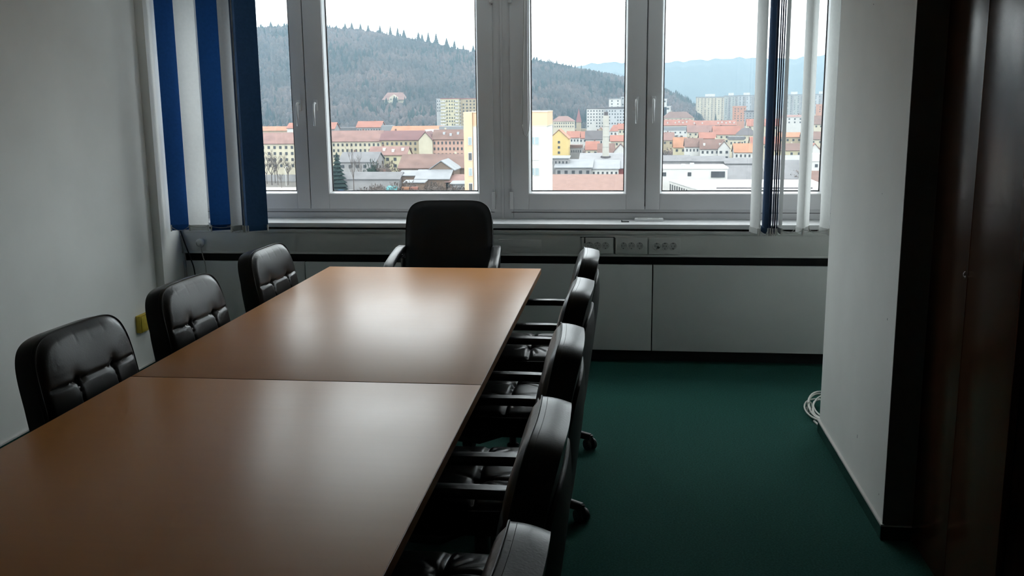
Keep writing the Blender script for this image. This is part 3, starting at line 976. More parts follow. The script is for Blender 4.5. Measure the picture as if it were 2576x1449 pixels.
BUILDINGS = [
(450,-183.5,-146.0,-16.2,-11.5,14,'gx','cream','rose',13,4,'cream apartment block with four rows of windows seen through the narrow left pane'),
(700,-275.6,-246.5,-16.7,-13.9,12,'gx','beige','orange',0,0,'pinkish roofed row behind the cream apartment block in the narrow left pane'),
(600,-214.6,-200.7,-12.5,-9.6,12,'gx','white','red',0,0,'red roof peeking beside the frame of the narrow left pane'),
(490,-158.9,-125.8,-16.8,-11.9,13,'gx','cream','rose',14,3,'long cream building under a dusty pink roof in the wide left pane'),
(490,-125.8,-103.9,-16.3,-12.1,13,'gx','beige','purple',9,3,'long cream building under a purple brown roof, next to the gable end'),
(478,-103.1,-96.3,-15.9,-12.2,16,'gy','cream','purple',0,0,'plain cream gable end beside the pink building'),
(480,-96.5,-78.7,-15.7,-11.4,14,'gx','pink','brown',9,3,'pink apartment house with dormers behind the brown shed'),
(640,-180.4,-163.7,-13.2,-9.6,12,'gx','grey','red',9,1,'house with bright red roof at the foot of the hill'),
(640,-208.6,-195.8,-14.1,-10.2,12,'gx','grey','red',0,0,'red roofed house next to the frame edge of the wide left pane'),
(660,-201.8,-183.9,-16.3,-13.8,9,'flat','white','grey',8,1,'low whitish building between two red roofed houses'),
(640,-163.2,-156.4,-15.9,-12.2,9,'flat','grey','light',0,0,'small pale block beside the bright red roof'),
(620,-151.5,-118.2,-15.3,-12.6,12,'gx','beige','orange',0,0,'row of orange roofs in front of the yellow high rise'),
(600,-125.0,-114.4,-15.3,-14.1,10,'flat','white','white',0,0,'white flat roof strip in front of the high rise'),
(560,-108.1,-95.9,-13.1,-11.2,10,'flat','white','light',5,1,'white roof terrace block below the high rise'),
(420,-113.3,-96.4,-20.3,-17.1,11,'gx','yellowc','rose',5,2,'pale yellow house with red dormered roof in the middle of the wide left pane'),
(405,-122.5,-106.4,-22.5,-18.9,16,'gx','grey','grey',5,1,'grey roofed hall behind the bare tree'),
(372,-111.3,-88.5,-27.3,-25.1,12,'gx','grey','grey',0,0,'long low grey shed roof behind the bare tree'),
(395,-94.0,-61.0,-24.5,-19.5,20,'gx','brownw','brown',0,0,'big brown roofed shed with dark ridge vent'),
(380,-78.3,-68.0,-24.3,-20.8,16,'gy','brownw','light',0,0,'gabled porch of planks against the brown shed'),
(372,-81.8,-68.8,-27.2,-24.3,8,'lean','brownw','light',0,0,'pale grey lean-to roof below the gabled porch'),
(376,-89.4,-81.1,-26.2,-24.8,7,'lean','brownw','light',0,0,'small pale lean-to at the end of the brown shed'),
(366,-84.9,-77.4,-28.2,-27.7,5,'lean','brownw','light',0,0,'low shelter roof in the yard below the lean-to'),
(372,-69.8,-57.5,-28.4,-26.3,9,'lean','brownw','rose',6,1,'low rose roofed shed beside the near tower'),
(362,-65.8,-55.2,-28.4,-27.8,6,'lean','grey','light',5,1,'low grey shed at the foot of the near tower'),
(560,-47.2,-43.5,-19.4,-17.8,14,'flat','yellowc','orange',0,0,'narrow yellow annex touching the near tower'),
(545,-42.8,-32.1,-18.2,-13.3,18,'gy','yellow','orange',1,4,'bright yellow gable house beside the near tower'),
(900,-68.5,-47.9,-15.1,-10.5,16,'hip','cream','rose',10,2,'broad hip roofed house at the foot of the wooded hill'),
(720,-58.9,-54.8,-9.4,-8.8,12,'flat','grey','light',1,2,'narrow glazed block beside the near tower'),
(640,-38.7,-30.6,-20.9,-17.2,11,'gx','white','red',4,1,'orange red roofed white house right of the yellow gable'),
(620,-25.6,-14.6,-21.3,-16.4,11,'gx','white','dark',5,1,'white house with dark grey roof behind the chimney'),
(660,-31.6,-26.5,-21.9,-18.0,9,'gx','white','red',2,1,'small red roofed house left of the dark grey roof'),
(760,-23.1,-16.4,-21.3,-17.6,9,'gy','beige','red',0,0,'red roofed gable left of the chimney top'),
(740,-12.3,-4.0,-19.8,-15.2,10,'hip','white','red',3,1,'red hip roof right of the chimney'),
(700,-5.5,1.8,-17.3,-13.8,10,'gx','cream','red',3,1,'cream house next to the frame, right of the chimney'),
(560,-33.0,-25.4,-24.0,-22.4,10,'flat','grey','brown',6,1,'low grey block with a row of windows beside the yellow gable'),
(540,-22.1,-15.1,-24.0,-20.0,10,'gx','cream','red',2,1,'small red roofed house left of the chimney foot'),
(520,-14.9,-6.3,-25.0,-20.4,11,'gx','white','brown',0,0,'brown roof behind the chimney foot'),
(515,-6.4,0.7,-24.1,-20.0,12,'gy','white','brown',3,2,'white gabled house right of the chimney foot'),
(610,-9.6,0.7,-22.2,-19.0,11,'gx','cream','red',4,1,'cream house row behind the white gable'),
(470,-22.3,2.0,-27.4,-23.5,18,'lean','grey','greyl',0,0,'long grey hall roof crossing behind the chimney foot'),
(425,-34.5,-25.0,-22.4,-21.8,8,'lean','grey','light',6,1,'low hall with pale canopy beside the near tower'),
(418,-30.3,-14.7,-26.0,-23.5,16,'lean','grey','light',5,1,'pale flat roofed workshop left of the white workshop'),
(420,-14.7,-3.1,-26.7,-24.0,16,'lean','white','light',6,2,'white workshop with small windows'),
(425,-5.9,2.7,-26.8,-24.3,12,'lean','redw','light',0,0,'workshop end with dark red wall'),
(345,-28.6,1.6,-31.1,-25.5,24,'lean','brownw','brick',0,0,'large plain brown roof at the lower edge of the right window'),
(940,-37.9,-18.5,-4.5,-3.4,16,'flat','white','dark',7,6,'white terraced block with balconies in front of the wood'),
(930,-19.8,-1.5,-4.6,-2.7,16,'flat','whiteg','dark',7,5,'pale block with dark roof edge beside the terraced block'),
(960,-17.1,-5.5,4.7,5.5,16,'flat','white','light',2,5,'white tower block rising above the pale block'),
(970,-5.6,6.0,7.0,8.1,16,'flat','whiteg','dark',3,5,'white tower block at the frame edge'),
(850,-162.8,-146.8,5.9,6.6,14,'flat','yellowc','redw',7,9,'left half of the pale yellow high rise with white balconies'),
(856,-148.2,-132.2,5.8,6.4,14,'flat','beige','redw',5,9,'right half of the beige high rise'),
(870,-170.3,-166.3,6.1,6.8,10,'flat','whiteg','light',2,4,'narrow grey side wing of the high rise'),
(1100,39.7,74.6,-16.3,-9.5,16,'hip','cream','brown',8,1,'old brown roofed building at the foot of the hill'),
(920,29.6,61.1,-20.0,-15.3,12,'gx','beige','red',9,1,'long red terrace roof with white dormers, left section'),
(930,61.7,102.0,-20.5,-16.5,12,'gx','beige','red',11,1,'long red terrace roof with white dormers, right section'),
(860,27.8,53.1,-23.0,-19.9,9,'flat','white','light',6,1,'low white and orange sheds before the red terrace'),
(780,48.2,69.2,-22.1,-17.3,11,'gx','cream','rose',5,1,'rose roofed house row before the red terrace'),
(700,61.3,79.7,-21.4,-16.1,13,'gx','cream','red',5,2,'large house with broad red roof above the brown roofed houses'),
(690,76.7,90.2,-21.7,-17.0,13,'hip','cream','dark',4,2,'cream house with dark roof next to the blind'),
(640,19.3,30.8,-22.8,-18.4,11,'gx','beige','rose',3,1,'rose roofed house next to the frame of the last pane'),
(560,27.0,34.1,-23.8,-18.8,10,'gx','yellowc','orange',2,1,'orange roofed house with cream gable'),
(535,32.0,41.3,-22.5,-18.4,11,'gx','white','brown',5,1,'brown roofed white house with red shutters'),
(530,39.7,52.3,-23.4,-18.9,11,'gx','white','brown',5,1,'brown roofed house with white dormers'),
(528,48.8,55.0,-23.3,-19.5,11,'gy','white','brown',2,2,'white gable of the brown roofed house'),
(620,45.8,55.6,-21.2,-17.9,10,'gx','beige','red',3,1,'red roofed house behind the brown roofed houses'),
(520,56.7,67.7,-24.8,-20.8,12,'gx','white','orange',5,1,'house with bright orange roof next to the blind'),
(590,61.1,69.6,-21.1,-19.2,10,'flat','cream','grey',4,1,'cream block behind the bright orange roof'),
(450,13.7,29.4,-25.3,-23.4,12,'lean','grey','grey',9,1,'long grey terrace roof, left section, with a row of dormers'),
(455,29.7,45.8,-25.8,-24.1,12,'lean','grey','grey',9,1,'long grey terrace roof, middle section, behind bare shrubs'),
(450,45.3,59.3,-26.5,-24.8,12,'lean','grey','grey',7,1,'long grey terrace roof, right section, next to the blind'),
(410,37.3,54.3,-30.6,-26.1,18,'lean','grey','grey',0,0,'wide grey roof beyond the white flat roofed complex'),
(350,9.3,35.9,-22.0,-21.5,18,'flat','white','white',3,1,'white flat roofed complex with a dark window'),
(1560,109.2,151.4,7.0,8.8,18,'flat','towerb','light',8,13,'tower block of beige and grey strips beyond the red terrace'),
(1640,159.8,182.2,8.8,10.7,18,'flat','towerg','light',4,12,'grey tower block second from the hill'),
(1660,184.4,212.8,9.3,11.2,18,'flat','whiteg','light',5,12,'whitish tower block next to the blind'),
(1250,133.4,148.6,-6.2,-4.7,14,'flat','orangew','orangew',4,6,'plain orange block in front of the tower blocks'),
(1200,142.4,153.6,-11.6,-9.7,12,'flat','grey','dark',3,4,'dark grey block beside the plain orange block'),
(1600,252.0,279.1,9.4,11.3,18,'flat','towerg','light',5,12,'pale tower block seen between the far blind slats'),
(1620,298.7,328.4,9.7,11.6,18,'flat','whiteg','light',5,12,'tower block seen at the last gap of the blind'),
(1280,241.5,257.2,-4.9,-3.4,14,'flat','orangew','orangew',3,3,'orange block seen at the last gap of the blind'),
(900,138.0,162.3,-12.9,-11.2,13,'hip','white','rose',5,2,'white building with flat rose roof between the blind slats'),
(800,144.9,163.0,-17.0,-10.9,13,'gx','cream','brown',5,1,'brown roofed house at the last gap of the blind'),
(650,99.0,113.6,-21.8,-19.2,11,'gx','beige','orange',4,1,'orange roofed house between the blind slats'),
(640,112.4,129.7,-22.8,-18.5,12,'gx','cream','brown',4,1,'cream house behind the far blind slats'),
(560,82.3,98.6,-25.9,-22.6,12,'gx','yellowc','brown',4,1,'brown roofed cream house between the blind slats'),
(540,97.3,105.2,-26.2,-21.5,12,'gy','white','red',2,2,'white gabled house at the last gap of the blind'),
(470,70.2,84.8,-26.3,-24.8,14,'lean','grey','light',0,0,'pale hall roof between the blind slats'),
(440,80.4,93.0,-24.9,-21.8,12,'flat','white','white',2,1,'white block at the last gap of the blind'),
(430,61.2,79.6,-31.8,-25.1,20,'lean','grey','grey',0,0,'grey roof between the blind slats'),
(370,67.2,81.6,-30.1,-25.1,18,'gx','yellowc','brown',0,0,'brown roof at the lower last gap of the blind'),
(820,98.9,124.5,-18.5,-13.4,12,'gx','cream','red',5,1,'red roofed row hidden partly by the bunched slats'),
(600,75.1,92.0,-24.0,-20.2,12,'gx','cream','red',5,1,'red roofed houses behind the bunched slats'),
]


rnd = random.Random(11)


def building(D, x0, x1, ze, zr, dp, ty, wk, rk, cols, rows, label):
    nm = 'apartment_block' if rows >= 3 else ('shed' if wk in ('brownw',) or ty == 'lean' else 'house')
    if rows >= 8:
        nm = 'tower_block'
    xc = (x0 + x1) / 2
    hw = (x1 - x0) / 2
    b = empty(nm, (xc, D, GZ))
    tag(b, label, 'building')
    ze, zr = ze - GZ, zr - GZ
    ze = max(ze, 2.0)
    zr = max(zr, ze + 0.3)
    m, r = MB(), MB()
    if ty == 'gx':
        m.add([(-hw, 0, 0), (-hw, dp, 0), (-hw, dp, ze), (-hw, dp / 2, zr - .2), (-hw, 0, ze), (hw, 0, 0), (hw, dp, 0), (hw, dp, ze), (hw, dp / 2, zr - .2), (hw, 0, ze)],
              [(0, 1, 2, 3, 4), (9, 8, 7, 6, 5), (0, 4, 9, 5), (1, 6, 7, 2), (0, 5, 6, 1), (4, 3, 8, 9), (3, 2, 7, 8)])
        o, sl = 0.5, (zr - ze) / (dp / 2)
        for s in (0, 1):
            y0 = -o if s == 0 else dp + o
            z0 = ze - o * sl
            r.add([(-hw - o, y0, z0), (hw + o, y0, z0), (hw + o, dp / 2, zr), (-hw - o, dp / 2, zr), (-hw - o, y0, z0 + .35), (hw + o, y0, z0 + .35), (hw + o, dp / 2, zr + .35), (-hw - o, dp / 2, zr + .35)],
                  [(0, 1, 2, 3), (4, 5, 6, 7), (0, 1, 5, 4), (1, 2, 6, 5), (2, 3, 7, 6), (3, 0, 4, 7)])
    elif ty == 'gy':
        m.add([(-hw, 0, 0), (hw, 0, 0), (hw, 0, ze), (0, 0, zr - .2), (-hw, 0, ze), (-hw, dp, 0), (hw, dp, 0), (hw, dp, ze), (0, dp, zr - .2), (-hw, dp, ze)],
              [(0, 1, 2, 3, 4), (9, 8, 7, 6, 5), (0, 4, 9, 5), (1, 6, 7, 2), (0, 5, 6, 1), (4, 3, 8, 9), (3, 2, 7, 8)])
        o, sl = 0.4, (zr - ze) / hw
        for s in (-1, 1):
            r.add([(s * (hw + o), -o, ze - o * sl), (0, -o, zr), (0, dp + o, zr), (s * (hw + o), dp + o, ze - o * sl), (s * (hw + o), -o, ze - o * sl + .35), (0, -o, zr + .35), (0, dp + o, zr + .35), (s * (hw + o), dp + o, ze - o * sl + .35)],
                  [(0, 1, 2, 3), (4, 5, 6, 7), (0, 1, 5, 4), (1, 2, 6, 5), (2, 3, 7, 6), (3, 0, 4, 7)])
    elif ty == 'hip':
        m.box(-hw, hw, 0, dp, 0, ze)
        k = min(hw * 0.6, dp / 2)
        o = 0.5
        r.add([(-hw - o, -o, ze - .1), (hw + o, -o, ze - .1), (hw + o, dp + o, ze - .1), (-hw - o, dp + o, ze - .1), (-hw + k, dp / 2, zr), (hw - k, dp / 2, zr)], [(0, 1, 5, 4), (1, 2, 5), (2, 3, 4, 5), (3, 0, 4), (3, 2, 1, 0)])
    elif ty == 'lean':
        m.add([(-hw, 0, 0), (hw, 0, 0), (hw, dp, 0), (-hw, dp, 0), (-hw, 0, ze), (hw, 0, ze), (hw, dp, zr), (-hw, dp, zr)], [(0, 3, 2, 1), (4, 5, 6, 7), (0, 1, 5, 4), (1, 2, 6, 5), (2, 3, 7, 6), (3, 0, 4, 7)])
        sl = (zr - ze) / dp
        o = 0.6
        r.add([(-hw - o, -o, ze - o * sl), (hw + o, -o, ze - o * sl), (hw + o, dp, zr), (-hw - o, dp, zr), (-hw - o, -o, ze - o * sl + .3), (hw + o, -o, ze - o * sl + .3), (hw + o, dp, zr + .3), (-hw - o, dp, zr + .3)], [(0, 3, 2, 1), (4, 5, 6, 7), (0, 1, 5, 4), (1, 2, 6, 5), (2, 3, 7, 6), (3, 0, 4, 7)])
    else:
        m.box(-hw, hw, 0, dp, 0, ze)
        r.box(-hw - .3, hw + .3, -.3, dp + .3, ze, zr)
    wo = m.build('walls', WALLC[wk], b)
    ro = r.build('roof', ROOFC[rk], b)
    if rows >= 8 and ty == 'flat' and hw > 8:
        MB().box(-hw * .35, hw * .35, dp * .3, dp * .7, zr, zr + 4).build('lift_house', TWHITE, b)
    if rows >= 9 and wk in ('towerb', 'towerg', 'whiteg') and hw > 7:
        st = MB()
        for f in (-.98, -.30, .42) if wk == 'towerb' else (-.5, .5):
            st.box(hw * f, hw * (f + .36), -.25, 0, 0, ze - .5)
        st.build('wall_strip', WALLC['grey'] if wk != 'towerb' else WALLC['cream'], b)
    if 'high rise' in label and rows >= 8:
        for k in range(9):
            z = ze - 2.6 - 2.9 * k
            for (f0, f1) in (((-1, -.45), (.62, .98)) if 'yellow' in label else ((-.98, -.7),)):
                MB().box(hw * f0, hw * f1, -1.1, 0, z, z + 1.05).build('balcony', TWHITE, b)
    if cols:
        sp = 2 * hw / cols
        ww = min(1.3, sp * 0.42)
        wm = None
        for k in range(rows):
            z = ze - 1.9 - 2.9 * k
            if z < 0.3:
                break
            for c in range(cols):
                if rows > 4 and rnd.random() < 0.12:
                    continue
                x = -hw + sp * (c + .5)
                if wm is None:
                    wo_ = MB().box(-ww / 2, ww / 2, -.08, .05, -.7, .7).build('window', TGLASS, b)
                    wm = wo_.data
                else:
                    wo_ = bpy.data.objects.new('window', wm)
                    COL.objects.link(wo_)
                    wo_.parent = b
                wo_.location = (x, -.26 if (rows >= 9) else 0, z)
    if ty in ('gx', 'hip') and hw > 3:
        ch = MB().box(-.4, .4, -.4, .4, -1.5, 1.2).build('chimney', ROOFC['brown'] if rk != 'brown' else WALLC['cream'], b)
        ch.location = (hw * (.35 if rnd.random() < .5 else -.4), dp / 2 + .6, zr)
    if 'dormer' in label and ty == 'gx':
        n = max(2, int(2 * hw / 3.4))
        for i in range(n):
            if rnd.random() < .25:
                continue
            f = .35 + .15 * (i % 2)
            dm = MB().box(-.55, .55, 0, dp * .3, 0, 1.3).build('dormer', TWHITE if 'white' in label or rk == 'rose' else WALLC['whiteg'], b)
            dm.location = (-hw + 2 * hw * (i + .5) / n, dp / 2 * f - .5, ze + (zr - ze) * f)
    return b


for row in BUILDINGS:
    building(*row)

# near tower, partly behind the mullion
nt_ = empty('apartment_tower', (0, 185, GZ))
tag(nt_, 'tall white and orange apartment tower right outside, half hidden by the middle of the windows', 'building')
h = -GZ
MB().box(-29.25, -15.0, 0, 14, 0, h - 2.6).build('walls', WALLC['white'], nt_)
MB().box(-29.25, -14.95, 0.05, 14, h - 2.6, h - 0.05).build('attic', om('apricot', (.78, .54, .37), .04), nt_)
MB().box(-29.3, -14.9, -0.05, 14.1, h - 2.75, h - 2.55).box(-29.3, -14.9, -.05, 14.1, h - .1, h + .1).build('cornice', WALLC['cream'], nt_)
MB().box(-30.95, -29.3, -0.6, 14, 0, h + 0.05).build('stair_wall', om('apricot', (.78, .54, .37), .04), nt_)
for k in range(9):
    for (x, hw_, y) in ((-17.35, .75, 0.0), (-21.0, .75, 0.0), (-25.0, .75, 0.0), (-29.75, .28, -0.6)):
        z = h - 5.45 - 2.93 * k
        if z < 1:
            continue
        f = MB().box(x - hw_ - .1, x + hw_ + .1, y - .10, y + .1, z - .78, z + .78).build('window', TWHITE, nt_)
        if (k + int(abs(x))) % 2 == 1 or x < -29:
            MB().box(x - hw_, x - .12 * hw_, y - .16, y + .1, z - .66, z + .66).box(x + .12 * hw_, x + hw_, y - .16, y + .1, z - .66, z + .66).build('pane', TGLASS if k % 2 else om('windowpale', (.40, .48, .50), .1), f)

# free standing chimney with ring platform
ch = empty('factory_chimney', (-9.9, 480, GZ))
tag(ch, 'tall pale concrete chimney standing among the houses', 'chimney')
MB().lathe([(1.7, 0), (1.6, 15), (1.5, 29.3), (1.35, 29.3)], 16).build('shaft', om('concrete', (.58, .56, .50), .08), ch)
MB().lathe([(1.5, 8.6), (2.5, 8.6), (2.5, 9.6), (2.4, 9.6), (2.4, 8.8), (1.5, 8.8)], 16).build('platform', ROOFC['dark'], ch)
for z in (14, 19, 24):
    MB().lathe([(1.5, z), (1.72, z), (1.72, z + .25), (1.5, z + .25)], 16).build('band', om('concreteband', (.46, .45, .42), .05), ch)
MB().lathe([(1.0, 29.3), (1.0, 31.0), (.8, 31.0)], 12).build('flue', ROOFC['dark'], ch)

# villa on the wooded slope
vl = empty('villa', (-320, 1330, 0))
tag(vl, 'large villa with a pink hip roof standing alone on the wooded slope', 'building')
MB().box(-14, 14, 0, 14, -8, 8.5).build('walls', WALLC['cream'], vl)
MB().add([(-17, -2, 8), (17, -2, 8), (17, 16, 8), (-17, 16, 8), (-11, 7, 18), (11, 7, 18)], [(0, 1, 5, 4), (1, 2, 5), (2, 3, 4, 5), (3, 0, 4), (3, 2, 1, 0)]).build('roof', ROOFC['rose'], vl)
MB().add([(-6, -3.5, 0), (6, -3.5, 0), (6, -3.5, 11), (0, -3.5, 15), (-6, -3.5, 11), (-6, 3, 0), (6, 3, 0), (6, 3, 11), (0, 6, 15), (-6, 3, 11)], [(0, 1, 2, 3, 4), (9, 8, 7, 6, 5), (0, 4, 9, 5), (1, 6, 7, 2), (4, 3, 8, 9), (3, 2, 7, 8)]).build('front_gable', WALLC['cream'], vl)
for x in (-3.5, 0, 3.5):
    for z in (4, 8.5):
        MB().box(x - .9, x + .9, -3.7, -3.4, z - 1, z + 1).build('window', TGLASS, vl)
for (x, z, wd_) in ((46, -9, 3.5), (51, -8.5, 4.0), (47, 0.5, 3)):
    hh = empty('house', (x, 1240, z))
    tag(hh, {46: 'lower white house at the foot of the slope beside the window frame', 51: 'white house at the end of the wooded slope, right of another', 47: 'highest small white house at the wooded slope beside the window frame'}[x], 'building')
    MB().box(-wd_, wd_, 0, 8, -22, 4).build('walls', TWHITE, hh)
    MB().box(-wd_ - .4, wd_ + .4, -.4, 8.4, 4, 4.8).build('roof', ROOFC['white'], hh)
    MB().box(-wd_ * .5, wd_ * .5, -.1, .1, .5, 2.5).build('window', TGLASS, hh)

# church with a red spire
cs = empty('church', (-48.5, 1000, GZ))
tag(cs, 'church with slim dark red spire at the foot of the wood', 'building')
MB().box(-2.4, 2.4, 0, 5, 0, 16).box(-5, 14, 5, 14, 0, 9).build('walls', WALLC['beige'], cs)
MB().add([(-2.8, -.4, 16), (2.8, -.4, 16), (2.8, 5.4, 16), (-2.8, 5.4, 16), (0, 2.5, 30)], [(0, 1, 4), (1, 2, 4), (2, 3, 4), (3, 0, 4), (3, 2, 1, 0)]).build('spire', ROOFC['redw'], cs)

# details on the white flat roofed complex
dw = MB().box(30.2, 35.0, 349.6, 350.1, -25.0, -22.9)
for o_ in bpy.data.objects:
    if o_.get('label', '').startswith('white flat roofed complex'):
        cx = o_
mb_ = MB().box(30.2 - cx.location.x, 35.0 - cx.location.x, -.35, .2, -25.0 - GZ, -22.9 - GZ).build('large_window', TGLASS, cx)
for (xx, zz) in ((20.5, 12.0), (23.6, 12.4)):
    MB().box(xx - cx.location.x - .7, xx - cx.location.x + .7, 2.0, 3.2, zz, zz + 1.6).build('roof_vent', WALLC['whiteg'], cx)
# slanting wing with its row of narrow windows
wg = empty('wing', (15.0, 318, GZ))
tag(wg, 'slanting white wing with a row of narrow windows at the window bottom', 'building')
MB().prism([(0, 22), (7.5, -14), (48, -14), (48, 22)], 0, 8.6).build('walls', TWHITE, wg)
MB().prism([(-.4, 22.3), (7.2, -14.4), (48.3, -14.4), (48.3, 22.3)], 8.6, 8.95).build('roof', ROOFC['white'], wg)
MB().box(13, 42, -13.9, -13.4, 8.95, 9.35).build('roof_clutter', ROOFC['dark'], wg)
for i in range(11):
    t = i / 11
    x_, y_ = 7.5 * (t * .9 + .06), 22 - 36 * (t * .9 + .06)
    wv = MB().box(-.55, .55, -.12, .12, 4.0, 7.6).build('window', TGLASS, wg)
    wv.location = (x_ - .05, y_, 0)
    wv.rotation_euler = (0, 0, math.atan2(-36, 7.5))

# ------------------------------------------------------------------ wooded hill, mountains
HILL = [(-0.5007, 150.0), (-0.4215, 157.0), (-0.387, 152.8), (-0.3483, 153.7), (-0.3143, 150.3), (-0.2848, 147.8), (-0.2514, 137.8), (-0.2182, 125.7), (-0.1935, 114.0), (-0.1688, 104.4), (-0.1524, 100.3), (-0.1238, 93.6), (-0.0974, 84.1), (-0.0711, 75.4), (-0.0509, 67.6), (-0.0308, 61.3), (-0.0068, 52.0), (0.0092, 44.3), (0.0363, 27.8), (0.049, 18.8), (0.061, 7.7), (0.069, -3.3), (0.0791, -20.2)]
MTN1 = [(-0.1118, 180.5), (-0.0711, 300.5), (-0.0389, 342.3), (-0.0269, 354.9), (0.001, 358.2), (0.0366, 346.5), (0.064, 363.8), (0.0874, 371.1), (0.1067, 378.8), (0.1222, 380.2), (0.1491, 366.2), (0.1644, 367.5), (0.1871, 388.4), (0.2022, 393.1), (0.2401, 347.0), (0.315, 269.3)]
MTN2 = [(-0.1119, 73.1), (-0.0509, 163.8), (0.0091, 182.5), (0.0359, 203.6), (0.0681, 210.2), (0.1069, 225.4), (0.1262, 219.1), (0.1608, 216.1), (0.2027, 210.1), (0.2588, 230.2), (0.3147, 202.7)]


def interp(P, t):
    if t <= P[0][0]:
        return P[0][1]
    for (a, b), (c, d) in zip(P, P[1:]):
        if t <= c:
            k = (t - a) / (c - a)
            return b + (d - b) * k
    return P[-1][1]


def hillz(t, D):
    zr = interp(HILL, t) - 9
    s = (D - 1120) / (1850 - 1120)
    if s <= 1:
        s_ = max(0, s)
        p = 0.5 * s_ + 0.5 * smooth(0, 1, s_)
    else:
        p = 1 - 0.25 * smooth(0, 1.2, s - 1)
    lum = 7 * math.sin(t * 41 + D * .004) * math.sin(D * .011 + t * 9) + 4 * math.sin(t * 93 + 1.3 + D * .017)
    return GZ - 2 + (zr - GZ) * p + lum * min(1, max(0, s) * 2) * (1 - smooth(.8, 1.0, s)) * min(1, max(0, (zr - GZ) / 90))


FORESTFLOOR = mat('forest_floor', (.045, .038, .034), 0.95, 0.1, 0.3, 0.02)
nx_, ny_ = 110, 40
vs, fs = [], []
for j in range(ny_ + 1):
    D = 1120 + (2200 - 1120) * j / ny_
    for i in range(nx_ + 1):
        t = -0.62 + (0.085 + 0.62) * i / nx_
        vs.append((t * D, D, hillz(t, D)))
for j in range(ny_):
    for i in range(nx_):
        a = j * (nx_ + 1) + i
        fs.append((a, a + 1, a + nx_ + 2, a + nx_ + 1))
struct(MB().add(vs, fs, True).build('hill', FORESTFLOOR), 'wooded hill rising behind the town', 'hill')

BARE = island_mat('bare_crowns', [(.036, .032, .032), (.052, .044, .043), (.064, .052, .048), (.044, .041, .042), (.056, .046, .046)])
CONI = island_mat('conifer_green', [(.009, .018, .017), (.013, .024, .021), (.011, .020, .020)])
rnd = random.Random(3)


def blob(mb, x, y, z, r, hgt, n=6):
    vs = [(x, y, z + hgt)]
    for k, (f, q) in enumerate(((.80, .60), (.42, 1.0), (.08, .7))):
        for i in range(n):
            a = 2 * PI * (i + .5 * k) / n + rnd.uniform(-.2, .2)
            rr = r * q * rnd.uniform(.8, 1.15)
            vs.append((x + rr * math.cos(a), y + rr * math.sin(a), z + hgt * (f + rnd.uniform(-.08, .08))))
    fs = [(0, 1 + i, 1 + (i + 1) % n) for i in range(n)]
    for k in range(2):
        for i in range(n):
            fs.append((1 + k * n + i, 1 + (k + 1) * n + i, 1 + (k + 1) * n + (i + 1) % n, 1 + k * n + (i + 1) % n))
    mb.add(vs, fs, True)


def cone_tree(mb, x, y, z, r, hgt, n=7, tiers=3):
    # one joined stack of skirts so that the tree is a single island
    vs, fs = [], []
    prof = []
    for k in range(tiers):
        f0, f1 = k / tiers, (k + 1) / tiers
        prof += [(r * ((1 - f0) * .96 + .04), .06 + .94 * f0), (r * ((1 - f1) * .60 + .03), .06 + .94 * f1 - .02)]
    prof.append((0.004 * r, 1.0))
    for (rr, f) in prof:
        for i in range(n):
            a = 2 * PI * i / n
            q = rr * rnd.uniform(.8, 1.2)
            vs.append((x + q * math.cos(a), y + q * math.sin(a), z + hgt * f))
    for k in range(len(prof) - 1):
        for i in range(n):
            fs.append((k * n + i, k * n + (i + 1) % n, (k + 1) * n + (i + 1) % n, (k + 1) * n + i))
    fs.append(list(range(n))[::-1])
    mb.add(vs, fs, False)


fb, fc = MB(), MB()
for i in range(17000):
    t = rnd.uniform(-.58, .075)
    D = 1135 + 740 * rnd.random() ** .9
    if interp(HILL, t) - GZ < 14:
        continue
    x = t * D
    z = hillz(t, D)
    if abs(x + 320) < 17 and 1318 < D < 1350 or abs(x + 320) < 20 and 1270 < D < 1330 and rnd.random() < .6:
        continue
    k = math.sin(x * .021 + 2) * math.sin(D * .017 + x * .006) + .5 * math.sin(x * .063 - D * .031)
    if rnd.random() < .02 + .34 * (k > .55) + (.05 if t > -.2 else 0) * (k > 0):
        cone_tree(fc, x, D, z - 1, rnd.uniform(3.0, 5.0), rnd.uniform(12, 19), 6, 2)
    else:
        blob(fb, x, D, z - 1, rnd.uniform(2.6, 4.6), rnd.uniform(8, 13))
fo = fb.build('bare_forest', BARE)
tag(fo, 'bare grey brown winter woodland covering the hill', 'forest', kind='stuff')
fo = fc.build('conifer_forest', CONI)
tag(fo, 'dark conifers scattered through the bare woodland on the hill', 'forest', kind='stuff')

RIDGE = [(-553.0, 153.0), (-536.0, 156.0), (-523.0, 157.0), (-506.0, 155.0), (-491.0, 152.0), (-468.0, 151.0), (-448.0, 149.0), (-434.0, 146.0), (-422.0, 142.0), (-394.0, 137.0), (-387.0, 133.0), (-375.0, 136.0), (-360.0, 134.0), (-340.0, 125.0), (-325.0, 121.0), (-308.0, 112.0), (-289.0, 111.0), (-85.0, 71.0), (-70.0, 65.0), (91.0, 24.0), (108.0, 14.0), (-683.0, 162.0), (-704.0, 157.0), (-668.0, 159.0)]
protoC = None
for i, (x, z) in enumerate(RIDGE):
    base = hillz(x / 1850, 1850)
    hgt = max(13, z - base)
    if protoC is None:
        mb = MB()
        cone_tree(mb, 0, 0, 0, .17, 1.0, 9, 8)
        c = mb.build('conifer_tree', CONI)
        protoC = c
    else:
        c = protoC.copy()
        COL.objects.link(c)
    c.location = (x, 1850, z - hgt)
    wsc = hgt * rnd.uniform(1.2, 2.3)
    c.rotation_euler = (0, 0, rnd.uniform(0, 6))
    c.scale = (wsc, wsc, hgt)
    tag(c, 'dark conifer standing out on the ridge of the wooded hill', 'tree', 'conifers on the ridge')


